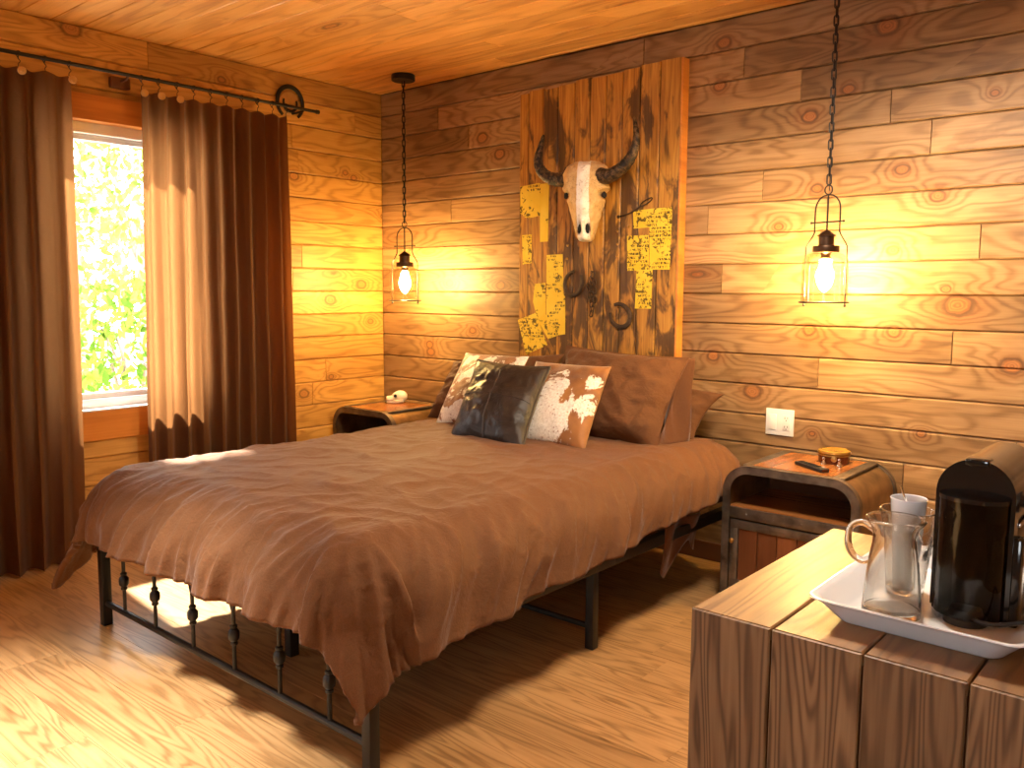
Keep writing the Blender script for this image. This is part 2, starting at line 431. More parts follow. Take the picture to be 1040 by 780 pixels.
def skullmat():
    t = NT('painted_bone'); o = t.obj(); sp = t.n('ShaderNodeSeparateXYZ', inp={0: o})
    nz = t.noise(o, 22, 5, .65, .5)
    ax = t.math('ABSOLUTE', t.math('ADD', sp.outputs[0], t.math('MULTIPLY', t.math('SUBTRACT', nz, .5), .012)))
    strip = t.maprange(ax, .029, .033, 1, 0, True)
    tan = t.mix(t.maprange(nz, .3, .7), (.50,.29,.10,1), (.68,.47,.22,1))
    wh = t.mix(t.maprange(nz, .4, .75), (.86,.82,.74,1), (.66,.58,.46,1))
    c = t.mix(strip, tan, wh)
    c = t.mix(t.maprange(t.noise(o, 60, 4, .7), .56, .66, 0, .55), c, (.25,.14,.06,1))
    ck = t.noise(o, 36, 3, .5, 2.0)
    crack = t.maprange(t.math('ABSOLUTE', t.math('SUBTRACT', ck, .5)), .0, .012, 1, 0)
    crack = t.math('MULTIPLY', crack, t.maprange(t.noise(o, 12, 1), .52, .6))
    c = t.mix(t.math('MULTIPLY', crack, .9), c, (.05,.035,.02,1))
    return t.done(t.bsdf(c, .6, 0, .3, t.bump(t.noise(o, 45, 5, .7), .7, .008)))
M['bone'] = skullmat()
M['bone_small'] = plain('white_bone', (.78,.68,.52,1), .55, 0, .4, bump=(60, .3), var=.2)
def hornmat():
    t = NT('dark_horn'); o = t.obj()
    n = t.noise(o, 40, 5, .7, .6)
    c = t.mix(t.maprange(n, .45, .68), (.014,.009,.006,1), (.20,.115,.05,1))
    return t.done(t.bsdf(c, .5, 0, .4, t.bump(n, .7, .008)))
M['horn'] = hornmat()

def paper(name, seed, ink):
    t = NT(name); o = t.obj(); q = t.vmath('ADD', o, (seed*1.37, 0, seed*.83))
    sp = t.n('ShaderNodeSeparateXYZ', inp={0: q})
    nz = t.noise(q, 9, 3, .6)
    c = t.mix(t.maprange(nz, .3, .7), (.74,.47,.025,1), (.80,.57,.06,1))
    # print: text-like rows and picture blots
    row = t.math('FRACT', t.math('MULTIPLY', sp.outputs[2], 55.))
    rowm = t.math('MULTIPLY', t.math('GREATER_THAN', row, .35), t.math('GREATER_THAN', t.noise(t.vmath('MULTIPLY', q, (150, 1, 55)), 1., 2), .5))
    area = t.maprange(t.noise(q, 13, 1), ink+.02, ink+.04)
    blot = t.maprange(t.noise(q, 34, 4, .65, .5), .54, .58)
    ba = t.maprange(t.noise(t.vmath('ADD', q, (5, 0, 3)), 11, 1), ink, ink+.04)
    m = t.math('MAXIMUM', t.math('MULTIPLY', rowm, area), t.math('MULTIPLY', blot, ba))
    c = t.mix(t.math('MULTIPLY', m, .88), c, (.035,.022,.008,1))
    return t.done(t.bsdf(c, .6, 0, .25, t.bump(nz, .2, .004)))

def leafmat(name, a, b):
    t = NT(name); at = t.n('ShaderNodeAttribute', attribute_name='rnd').outputs['Fac']
    c = t.mix(at, a, b)
    d = t.n('ShaderNodeBsdfDiffuse'); t.set(d, 'Color', c); tr = t.n('ShaderNodeBsdfTranslucent'); t.set(tr, 'Color', c)
    mx = t.n('ShaderNodeMixShader'); t.set(mx, 0, .45); t.set(mx, 1, d.outputs[0]); t.set(mx, 2, tr.outputs[0]); return t.done(mx.outputs[0])
M['leaf'] = leafmat('spring_leaf', (.05,.11,.014,1), (.21,.28,.045,1))
M['leaf2'] = leafmat('bush_leaf', (.06,.12,.02,1), (.22,.28,.07,1))
M['bark'] = plain('bark', (.16,.12,.09,1), .9, bump=(40, .5), var=.3)
M['snow'] = plain('pale_gravel', (.62,.60,.56,1), .9, bump=(30, .4), var=.2)

# ------------------------------------------------------------------ room
YW, XW, ZC = 3.553, -4.131, 2.44
XR, YF = 2.2, -2.6
PH = 2.44/18.3

def plank(mb, o, du, dv, dn, L, W, T, ch, rnd, uoff, voff, g=.0012):
    """a board: o = corner, du along, dv across, dn out of the face"""
    o, du, dv, dn = Vector(o), Vector(du), Vector(dv), Vector(dn)
    mb.cur_rnd = rnd; mb.smooth = False
    P = lambda a, b, c: mb.vert(o+du*a+dv*b+dn*c)
    def q(pts):
        ids = [P(*p) for p in pts]
        mb.face(ids, [(p[0]+uoff+(0 if True else 0), p[1]+voff+p[2]) for p in pts])
    a0, a1, b0, b1 = g*.5, L-g*.5, g, W-g
    i0, i1, j0, j1 = a0+ch*.25, a1-ch*.25, b0+ch, b1-ch
    q([(i0, j0, T), (i1, j0, T), (i1, j1, T), (i0, j1, T)])
    q([(a0, b0, T-ch), (a1, b0, T-ch), (i1, j0, T), (i0, j0, T)])
    q([(i0, j1, T), (i1, j1, T), (a1, b1, T-ch), (a0, b1, T-ch)])
    q([(a0, b0, T-ch), (i0, j0, T), (i0, j1, T), (a0, b1, T-ch)])
    q([(i1, j0, T), (a1, b0, T-ch), (a1, b1, T-ch), (i1, j1, T)])
    q([(a0, b0, 0), (a1, b0, 0), (a1, b0, T-ch), (a0, b0, T-ch)])
    q([(a0, b1, T-ch), (a1, b1, T-ch), (a1, b1, 0), (a0, b1, 0)])
    q([(a0, b0, 0), (a0, b0, T-ch), (a0, b1, T-ch), (a0, b1, 0)])
    q([(a1, b0, T-ch), (a1, b0, 0), (a1, b1, 0), (a1, b1, T-ch)])

def plank_wall(name, mat, a0, a1, mk, joints=None, holes=(), rows=19, seed=1, step=(1.1, 2.6), ch=.0055):
    """rows of boards; mk(a,z) -> corner, with du/dv/dn constant"""
    rr = random.Random(seed); mb = MB()
    for k in range(rows):
        z1 = ZC-k*PH; z0 = max(0, z1-PH)
        if z1-z0 < .01: continue
        js = list((joints or {}).get(k, []))
        if joints is None or k not in joints:
            x = a0+rr.uniform(.4, 2.2)
            while x < a1-.4: js.append(x); x += rr.uniform(*step)
        js = [a0]+sorted(js)+[a1]
        for i in range(len(js)-1):
            segs = [(js[i], js[i+1], z0, z1)]
            for (h0, h1, hz0, hz1) in holes:
                out = []
                for (s0, s1, q0, q1) in segs:
                    if s1 <= h0 or s0 >= h1 or q1 <= hz0 or q0 >= hz1: out.append((s0, s1, q0, q1)); continue
                    if s0 < h0: out.append((s0, h0, q0, q1))
                    if s1 > h1: out.append((h1, s1, q0, q1))
                    m0, m1 = max(s0, h0), min(s1, h1)
                    if q0 < hz0: out.append((m0, m1, q0, hz0))
                    if q1 > hz1: out.append((m0, m1, hz1, q1))
                segs = out
            rnd = rr.random(); uo, vo = rr.uniform(0, 50), rr.uniform(0, 50)
            for (s0, s1, q0, q1) in segs:
                o, du, dv, dn = mk(s0, q0)
                plank(mb, o, du, dv, dn, s1-s0, q1-q0, .019, ch, rnd, uo+s0, vo)
    # backing behind the boards
    return mb
JB = {0: [-2.246], 1: [-3.63, -1.734], 2: [-3.386, -1.475], 3: [-1.112], 4: [-.959], 5: [-3.527, -1.628], 6: [-1.886, .9], 7: [-.768], 8: [-1.809], 9: [.6], 10: [-.841], 11: [-1.351], 12: [-2.9, .3], 13: [-.603]}
T = .019
mb = plank_wall('b', None, XW, XR, lambda a, z: ((a, YW+T, z), (1, 0, 0), (0, 0, 1), (0, -1, 0)), JB, seed=11)
mb.smooth = False; mb.cur_rnd = .1; mb.box((XW-.2, YW+T, -.05), (XR+.2, YW+.15, ZC+.1))
wb = mb.build('wall_back', [M['wall_b']], angle=1); tag(wb, kind='structure')
WIN = (1.56, 2.36, .655, 2.035)
ADDED_WIN = (-1.9, -.5, .655, 2.035)
mb = plank_wall('l', None, YF, YW, lambda a, z: ((XW-T, a, z), (0, 1, 0), (0, 0, 1), (1, 0, 0)), {0: [1.0, 2.082], 1: [3.351], 5: [2.865], 8: [2.885], 13: [3.004]}, holes=[WIN, ADDED_WIN], seed=5)
mb.smooth = False; mb.cur_rnd = .1
X0, X1 = XW-.15, XW-T
for (a, b, c, d) in ((YF-.2, ADDED_WIN[0], -.05, 2.54), (ADDED_WIN[1], WIN[0], -.05, 2.54), (WIN[1], YW+.15, -.05, 2.54)):
    mb.box((X0, a, c), (X1, b, d))
for W_ in (WIN, ADDED_WIN):
    mb.box((X0, W_[0], -.05), (X1, W_[1], W_[2])); mb.box((X0, W_[0], W_[3]), (X1, W_[1], 2.54))
wl = mb.build('wall_left', [M['wall_l']], angle=1); tag(wl, kind='structure')
mb = MB(); mb.smooth = False; mb.box((XR, YF-.2, -.05), (XR+.12, YW+.15, 2.54)); tag(mb.build('wall_right', M['wall_b']), kind='structure')
mb = MB(); mb.smooth = False
mb.box((XW-.15, YF-.12, -.05), (.1, YF, 2.54)); mb.box((1.3, YF-.12, -.05), (XR+.12, YF, 2.54)); mb.box((.1, YF-.12, 2.1), (1.3, YF, 2.54)); mb.box((.1, YF-.12, -.05), (1.3, YF, .85))
tag(mb.build('wall_front', M['wall_b']), kind='structure')
# ceiling boards run along x
rr = random.Random(3); mb = MB(); y = YW-.04
while y > YF:
    x = XW-.01; 
    js = [x]; xx = XW+rr.uniform(.5, 3)
    while xx < XR: js.append(xx); xx += rr.uniform(2, 3.6)
    js.append(XR)
    for i in range(len(js)-1):
        plank(mb, (js[i], y, ZC+T), (1, 0, 0), (0, -1, 0), (0, 0, -1), js[i+1]-js[i], .1335, T, .0035, rr.random(), rr.uniform(0, 60), rr.uniform(0, 60), g=.0007)
    y -= .1335
plank(mb, (XW, YW, ZC+T), (1, 0, 0), (0, -1, 0), (0, 0, -1), XR-XW, .04, T, .003, .3, 3, 9)
mb.smooth = False; mb.cur_rnd = .1; mb.box((XW-.15, YF-.12, ZC+T), (XR+.12, YW+.15, ZC+.12))
tag(mb.build('ceiling', M['ceil'], angle=1), kind='structure')
# floor laminate along x
rr = random.Random(9); mb = MB(); y = YW+.05
while y > YF:
    js = [XW-.05]; xx = XW+rr.uniform(.1, 1.2)
    while xx < XR: js.append(xx); xx += 1.22
    js.append(XR+.05)
    for i in range(len(js)-1):
        plank(mb, (js[i], y, -.012), (1, 0, 0), (0, -1, 0), (0, 0, 1), js[i+1]-js[i], .19, .012, .0008, rr.random(), rr.uniform(0, 60), rr.uniform(0, 60), g=.0002)
    y -= .19
mb.smooth = False; mb.box((XW-.15, YF-.12, -.06), (XR+.12, YW+.15, -.0125))
tag(mb.build('floor', M['floor'], angle=1), kind='structure')
mb = MB(); mb.smooth = False; mb.box((XW+.0, YW-.016, 0), (XR, YW+.001, .085), .003); tag(mb.build('baseboard_back', M['ns_dark']), kind='structure')
mb = MB(); mb.smooth = False; mb.box((XW-.001, YF, 0), (XW+.016, YW-.016, .085), .003); tag(mb.build('baseboard_left', M['wall_l']), kind='structure')

# ------------------------------------------------------------------ window
def window(name, W, lab=None):
    y0, y1, z0, z1 = W
    mb = MB(); mb.smooth = False
    xo, xi = XW-.13, XW-.035          # vinyl frame depth
    f = .062
    for (a, b, c, d) in ((y0, y1, z0, z0+f), (y0, y1, z1-f, z1), (y0, y0+f, z0+f, z1-f), (y1-f, y1, z0+f, z1-f)):
        mb.box((xo, a, c), (xi-.02, b, d), .004)
    g = .028                           # sash rails, stepped in
    a0, a1, c0, c1 = y0+f, y1-f, z0+f, z1-f
    for (a, b, c, d) in ((a0, a1, c0, c0+g), (a0, a1, c1-g, c1), (a0, a0+g, c0+g, c1-g), (a1-g, a1, c0+g, c1-g)):
        mb.box((xo+.02, a, c), (xi-.045, b, d), .004)
    ym = (y0+y1)/2+.0
    root = mb.build(name, M['vinyl']); tag(root, kind='structure')
    p = MB(); p.box((xo+.035, a0+.01, c0+.01), (xo+.039, a1-.01, c1-.01)); p.build('window_pane', M['pane'], root)
    t = MB(); t.smooth = False
    for (a, b, c, d) in ((y0-.11, y1+.11, z1-.01, z1+.105), (y0-.11, y1+.11, z0-.128, z0+.012), (y0-.11, y0+.004, z0+.012, z1-.01), (y1-.004, y1+.11, z0+.012, z1-.01)):
        t.box((XW+.0005, a, c), (XW+.020, b, d), .003)
    for (a, b, c, d) in ((y0, y1, z1-.012, z1-.0005), (y0, y1, z0+.0005, z0+.012), (y0+.0005, y0+.012, z0+.012, z1-.012), (y1-.012, y1-.0005, z0+.012, z1-.012)):
        t.box((xi-.02, a, c), (XW+.019, b, d))
    tm = t.build('window_trim', M['trim_obj'], root); tag(tm, 'orange stained wooden surround of the window')
    s = MB(); s.smooth = False
    s.box((XW-.05, y0+.012, z0+.012), (XW+.014, y1-.012, z0+.020), .002); s.build('window_sill', M['vinyl'], root)
    return root
M['trim_obj'] = wood('orange_stained_surround', (.68,.27,.05,1), (.56,.20,.034,1), (.36,.11,.018,1), rings=3., var=.0, rough=.33, coord=(1, 2, 0))
M['disc'] = plain('tan_wooden_disc', (.42,.20,.05,1), .5, var=.2)
window('window_1', WIN)
window('added_window_left', ADDED_WIN)  # off-view window added for more daylight from the left
mb = MB(); mb.smooth = False
for (a, b, c, d) in ((.1, 1.3, .85, .92), (.1, 1.3, 2.03, 2.1), (.1, .17, .92, 2.03), (1.23, 1.3, .92, 2.03), (.67, .73, .92, 2.03)):
    mb.box((a, YF-.1, c), (b, YF-.02, d), .004)
w3 = mb.build('added_window_front', M['vinyl']); tag(w3, kind='structure')  # unseen front-wall window, put in as fill light for the room
mb = MB(); mb.box((.15, YF-.062, .90), (1.25, YF-.058, 2.05)); mb.build('window_pane', M['pane'], w3)  # pane of the added front window

# ------------------------------------------------------------------ bed
bed = thing('metal_bed', 'black metal bed frame with a spindled foot rail, under the brown duvet', 'bed', (-2.385, 2.36, 0))
BL = bed.location
def part(mb, name, mat, parent, **k):
    """geometry authored in world space, parented to a root at parent.location"""
    L = parent.matrix_basis.translation if parent.parent is None else None
    if L is not None:
        mb.v = [(x-L.x, y-L.y, z-L.z) for x, y, z in mb.v]
    return mb.build(name, mat, parent, **k)
YB0, YB1, XB0, XB1 = 1.34, 3.40, -3.147, -1.625
for (x, y, h) in ((XB0, YB0, .43), (XB1, YB0, .43), (XB0, YB1, .30), (XB1, YB1, .30)):
    mb = MB(); mb.box((x-.017, y-.017, 0), (x+.017, y+.017, h), .003); part(mb, 'post', M['black'], bed)
for x, s in ((XB0+.02, -1), (XB1-.02, 1)):
    mb = MB(); mb.box((x-.018, YB0+.017, .285), (x+.018, YB1-.017, .325), .002); mb.box((x-.02, 2.28, .29), (x+.02, 2.46, .328), .002)
    part(mb, 'side_rail', M['black'], bed)
mb = MB(); mb.tube([(XB0+.017, YB0, .085), (XB1-.017, YB0, .085)], .0115, 10); part(mb, 'foot_rail', M['black'], bed)
mb = MB(); mb.tube([(XB0+.017, YB0, .42), (XB1-.017, YB0, .42)], .0115, 10); part(mb, 'upper_foot_rail', M['black'], bed)
sx = [-2.990, -2.761, -2.509, -2.265, -2.026, -1.795]
for i, x in enumerate(sx):
    mb = MB(); mb.tube([(x, YB0, .09), (x, YB0, .275), (x+.012, YB0, .325), (x+.03, YB0, .375), (x+.065, YB0, .418)], .0065, 8)
    if i: mb.tube([(x, YB0, .27), (x-.014, YB0, .305), (x-.04, YB0, .365), (x-.09, YB0, .418)], .0055, 8)
    sp_ = part(mb, 'spindle', M['black'], bed)
    k = MB(); k.lathe([(.006, -.034), (.0115, -.03), (.0115, -.024), (.009, -.021), (.0165, -.012), (.0175, 0), (.0165, .012), (.009, .021), (.0115, .024), (.0115, .03), (.006, .034)], (x, YB0, .203), 12)
    L = bed.location; k.v = [(a-L.x, b-L.y, c-L.z) for a, b, c in k.v]; k.build('cast_collar', M['black'], sp_)
for x in (XB0+.01, XB1-.035):
    mb = MB(); mb.box((x-.017, 2.349, 0), (x+.017, 2.383, .29), .003); part(mb, 'leg', M['black'], bed)
mb = MB(); mb.box((-2.40-.018, 1.62, .0), (-2.40+.018, 1.656, .30), .003); part(mb, 'leg', M['black'], bed)
mb = MB(); mb.box((-2.40-.018, 2.9, .0), (-2.40+.018, 2.936, .30), .003); part(mb, 'leg', M['black'], bed)
mb = MB(); mb.box((XB0+.027, 2.358, .07), (XB1-.052, 2.374, .086), .002); part(mb, 'cross_bar', M['black'], bed)
mb = MB()
for y in (1.64, 2.36, 2.92): mb.box((XB0+.039, y-.012, .29), (XB1-.039, y+.012, .32), .002)
for x in (-2.9, -2.65, -2.4, -2.15, -1.9): mb.box((x-.01, YB0+.2, .315), (x+.01, YB1-.017, .33), .001)
part(mb, 'slat_deck', M['black'], bed)

# mattress with sheet
mt = thing('mattress', 'dark brown sheeted mattress just showing between duvet hem and rail', 'mattress', (-2.385, 2.36, .33))
mb = MB(); mb.box((-3.12, 1.37, .331), (-1.645, 3.42, .545), .05); part(mb, 'mattress_body', M['sheet'], mt)
mb = MB()
def tail(u, v):
    y = 2.80+.27*u; z = .36-(.14+.05*math.sin(u*7)+.05*(1-u))*v
    return (-1.628+.012*math.sin(u*9+v*2)-.02*v, y+.03*v*(u-.4), z)
mb.grid(tail, 16, 10)
tl = part(mb, 'sheet_corner', M['sheet'], mt); tl.modifiers.new('thick', 'SOLIDIFY').thickness = .003

# duvet
def duvet():
    cx, ZT, r = -2.385, .598, .19
    hw = .628                      # half width of the flat part
    yf = 1.425                     # y where the front starts to roll
    NS, NTT = 220, 200
    def fbm(x, y, z, o=3): return noise.fractal(Vector((x, y, z)), 1.0, 2.0, o)
    def P(s, t):
        """s across (metres of cloth from centre), t along (metres of cloth, 0 at roll start, + to head)"""
        dx = max(0, abs(s)-hw); dy = max(0, -t); sg = 1 if s > 0 else -1
        R = math.hypot(dx, dy)
        bx = cx+max(-hw, min(hw, s)); by = yf+max(0, t)
        dome = .022*(1-(min(1, abs(s)/(hw+.1)))**2)*(1 if t > 0 else max(0, 1+t/.2))
        if R < 1e-6:
            z = ZT+dome
            # softly lower at far head
            return Vector((bx, by, z)), R, 0, 0
        a = min(R/r, PI/2); hor = r*math.sin(a); drop = r*(1-math.cos(a))
        ext = max(0, R-r*PI/2)
        nx, ny = dx/R, dy/R
        phi = math.atan2(dy, dx)
        c4 = math.sin(2*phi)**2
        hor += ext*(.10+(.60 if sg < 0 else .22)*c4)
        drop += ext*(1+(.12 if sg < 0 else -.08)*c4)
        return Vector((bx+sg*nx*hor, by-ny*hor, ZT+dome-drop)), R, ext, phi
    W = 2*hw
    grid = []; info = []
    for j in range(NTT+1):
        row = []; inf = []
        v = j/NTT
        for i in range(NS+1):
            u = i/NS*2-1
            # cloth extents
            t = -.335+v*(1.93+.335)
            tt = max(0, min(1, t/1.9))
            LR = .405-.02*fbm(t*2.1, 3, 1)-.13*tt
            LL = .42-.02*fbm(t*2.3, 7, 1)-.12*tt
            s = u*(hw+(LR if u > 0 else LL))
            if t < 0:
                f = 1+.035*fbm(s*2.4, 1.7, 5); t *= f
            p, R, ext, phi = P(s, t)
            row.append(p); inf.append((s, t, R, ext, phi))
        grid.append(row); info.append(inf)
    G = np.array([[list(p) for p in row] for row in grid])
    du = np.gradient(G, axis=1); dv = np.gradient(G, axis=0)
    N = np.cross(du, dv); N /= (np.linalg.norm(N, axis=2, keepdims=True)+1e-9)
    for j in range(NTT+1):
        for i in range(NS+1):
            s, t, R, ext, phi = info[j][i]
            # coordinate running along the hem
            if R > 0:
                e = t if phi < .01 else (s if phi > PI/2-.01 else (s*math.sin(phi)+t*math.cos(phi))+phi*.3)
            else: e = s
            k = sstep(.04, .34, R)
            sgn = 1 if s > 0 else 2.3
            # pleats hanging from the roll
            q = e*1.0
            skew = R*(.9 if phi < .3 else .35)
            pl = noise.noise(Vector((q*7.0+skew*3, R*1.6, sgn*9)))*.036+noise.noise(Vector((q*15+skew*9, R*2.4, sgn*5)))*.018
            rid = (1-abs(noise.noise(Vector((q*9+skew*7, R*2.2, 31+sgn)))*2))**2*.020
            fine = noise.noise(Vector((q*26+skew*13, R*4, sgn*3)))*.0075+(1-abs(noise.noise(Vector((q*17+skew*15, R*5, 77+sgn)))*2))**3*.011
            k2 = sstep(-.12, .16, R if R > 0 else max(t*-1, abs(s)-hw))
            cor = 1-.65*math.sin(2*phi)**2*sstep(.1, .3, R)
            d = (k*(pl+rid)+k2*fine*.75)*cor
            # top: soft broad creases
            ft = 1-k*.7
            d += ft*(.014*noise.noise(Vector((s*1.7, t*1.7, 4)))+.007*(1-abs(noise.noise(Vector((s*3.1+t*2.2, t*4.4-s*1.2, 8)))*2))**2+.003*noise.noise(Vector((s*11, t*9, 3)))+.006*(1-abs(noise.noise(Vector((s*5.1-t*3.2, t*6.4+s*2.2, 18)))*2))**4)
            # puffed roll just before the hem turns in
            G[j, i] += N[j, i]*d
            if G[j, i, 2] < .16: G[j, i, 2] = .16
    mb = MB(); ns = NS+1
    for j in range(NTT+1):
        for i in range(ns): mb.vert(G[j, i])
    for j in range(NTT):
        for i in range(NS):
            mb.face((j*ns+i, j*ns+i+1, (j+1)*ns+i+1, (j+1)*ns+i), [(i/NS, j/NTT)]*4)
    o = mb.build('duvet', M['duvet'], angle=180, loc=None)
    so = o.modifiers.new('thick', 'SOLIDIFY'); so.thickness = .022; so.offset = 1 if False else -1
    tag(o, 'brown cotton duvet spread over the bed, its corners hanging down', 'duvet')
    return o
duvet()

# pillows
def pillow(name, bl, br, tr, tl, T, mats, label, cat, pinch=.10, seed=0, wr=.006, power=.55, edge=None, backmat=None, group=None, flange=0.):
    BLv, BRv, TRv, TLv = [Vector(p) for p in (bl, br, tr, tl)]
    c = (BLv+BRv+TRv+TLv)/4
    n = ((BRv-BLv).cross(TLv-BLv)).normalized()
    if n.y > 0: n = -n                     # faces the camera side
    root = thing(name, label, cat, ((BLv+BRv)/2).to_tuple(), group)
    N = 40
    def surf(u, v, side):
        a, b = u*2-1, v*2-1
        a2 = a*(1-pinch*(1-b*b)*abs(a)**2.5); b2 = b*(1-pinch*(1-a*a)*abs(b)**2.5)
        uu, vv = (a2+1)/2, (b2+1)/2
        p = BLv*(1-uu)*(1-vv)+BRv*uu*(1-vv)+TRv*uu*vv+TLv*(1-uu)*vv
        fl = 1-flange
        aa, bb = min(1, abs(a)/fl), min(1, abs(b)/fl)
        th = T*((1-aa**2.2)*(1-bb**2.2))**power
        # belly sags a little to the bottom
        th *= 1+.18*(-b)*(1-b*b)
        w = wr*1.6*(noise.noise(Vector((a*2.3+seed, b*2.3, side*3)))+.6*(1-abs(noise.noise(Vector((a*4+b*2+seed, b*3-a, 6+side)))*2))**2+.25*noise.noise(Vector((a*9+b*3, b*6+seed, side))))
        edgef = min(1, (1-max(abs(a), abs(b)))*6)
        return p+n*(side*(th*.5+.002)+w*edgef*side)
    mb = MB()
    mb.cur_mat = 0
    mb.grid(lambda u, v: surf(u, v, 1), N, N)
    mb.cur_mat = 1 if backmat else 0
    mb.grid(lambda u, v: surf(u, v, -1), N, N)
    # close the rim
    b0 = 0; b1 = (N+1)*(N+1); w = N+1
    rim = [i for i in range(N+1)]+[j*w+N for j in range(1, N+1)]+[N*w+i for i in range(N-1, -1, -1)]+[j*w for j in range(N-1, 0, -1)]
    for i in range(len(rim)):
        a, b = rim[i], rim[(i+1) % len(rim)]
        mb.face((b0+a, b0+b, b1+b, b1+a))
    rimpts = [((Vector(mb.v[a])+Vector(mb.v[b1+a]))/2) for a in rim]
    front = [Vector(p) for p in mb.v[:b1]]
    part(mb, 'cover', [mats]+([backmat] if backmat else []), root, angle=60)
    if edge:
        e = MB(); e.tube(rimpts, edge[0], 8, closed=True); part(e, 'piping', edge[1], root)
    return root, front, N
# big brown shams
pillow('bed_pillow', (-3.15,3.00,.60), (-2.54,2.98,.60), (-2.50,3.30,.945), (-3.16,3.20,.875), .17, M['sham'], 'brown pillow at the far left of the bed head, behind the patchy cowhide cushion', 'pillow', seed=2, wr=.012, pinch=.07, group=None)
pillow('bed_pillow', (-3.20,3.27,.61), (-2.55,3.27,.60), (-2.54,3.44,.90), (-3.20,3.40,.80), .13, M['sham'], 'brown pillow against the wall, mostly hidden, its end near the small skull', 'pillow', seed=5, wr=.012)
bp, F_, N_ = pillow('bed_pillow', (-2.42,2.99,.60), (-1.80,3.01,.60), (-1.815,3.29,.965), (-2.43,3.22,.995), .20, M['sham'], 'big brown pillow leaning upright behind the speckled cowhide cushion', 'pillow', seed=9, wr=.012, pinch=.06, flange=.06)
def flap(u, v):
    a = Vector((-1.815,3.03,.602))*(1-u)+Vector((-1.822,3.28,.955))*u
    b = Vector((-1.785,3.255,.603))*(1-u)+Vector((-1.800,3.315,.965))*u
    p = a*(1-v)+b*v
    p.x += .045*math.sin(PI*v)*math.sin(PI*u)*(-1)+.006*math.sin(v*14+u*5)*math.sin(PI*u)
    return p
mb = MB(); mb.grid(flap, 20, 14); fo = part(mb, 'pillowcase_flap', M['sheet'], bp, angle=80); fo.modifiers.new('thick', 'SOLIDIFY').thickness = .003  # darker sheet cloth paints in the shade of the open pillow end
pillow('bed_pillow', (-2.40,3.33,.60), (-1.79,3.30,.60), (-1.72,3.44,.80), (-2.40,3.46,.88), .14, M['sham'], 'brown pillow behind the big upright one, its end poking out near the light switch', 'pillow', seed=13, wr=.012)
pillow('throw_cushion', (-2.955,2.865,.60), (-2.55,2.86,.60), (-2.60,3.15,.935), (-3.035,3.165,.93), .13, M['cow_a'], 'white and tan patchy cowhide cushion behind the dark leather one', 'cushion', seed=21, wr=.004, pinch=.05, backmat=M['suede'], group=None)
pillow('throw_cushion', (-2.39,2.755,.60), (-1.995,2.773,.60), (-2.065,3.06,.925), (-2.475,3.05,.925), .13, M['cow_b'], 'red-brown cowhide cushion with a speckled white patch, right of the leather one', 'cushion', seed=33, wr=.004, pinch=.05, backmat=M['suede'])
lc, F, N = pillow('throw_cushion', (-2.61,2.615,.60), (-2.205,2.63,.60), (-2.30,2.93,.915), (-2.715,2.91,.925), .14, M['leather'], 'dark brown leather cushion with cross seams in front of the others', 'cushion', seed=41, wr=.006, pinch=.06, edge=(.006, M['leather_edge']))
for k in range(2):
    sm = MB()
    w = N+1
    line = [F[(N//2)*w+i] for i in range(1, N)] if k == 0 else [F[j*w+N//2] for j in range(1, N)]
    sm.tube([p+Vector((0, -.0008, .0005)) for p in line], .0028, 6); part(sm, 'seam', M['leather_edge'], lc)

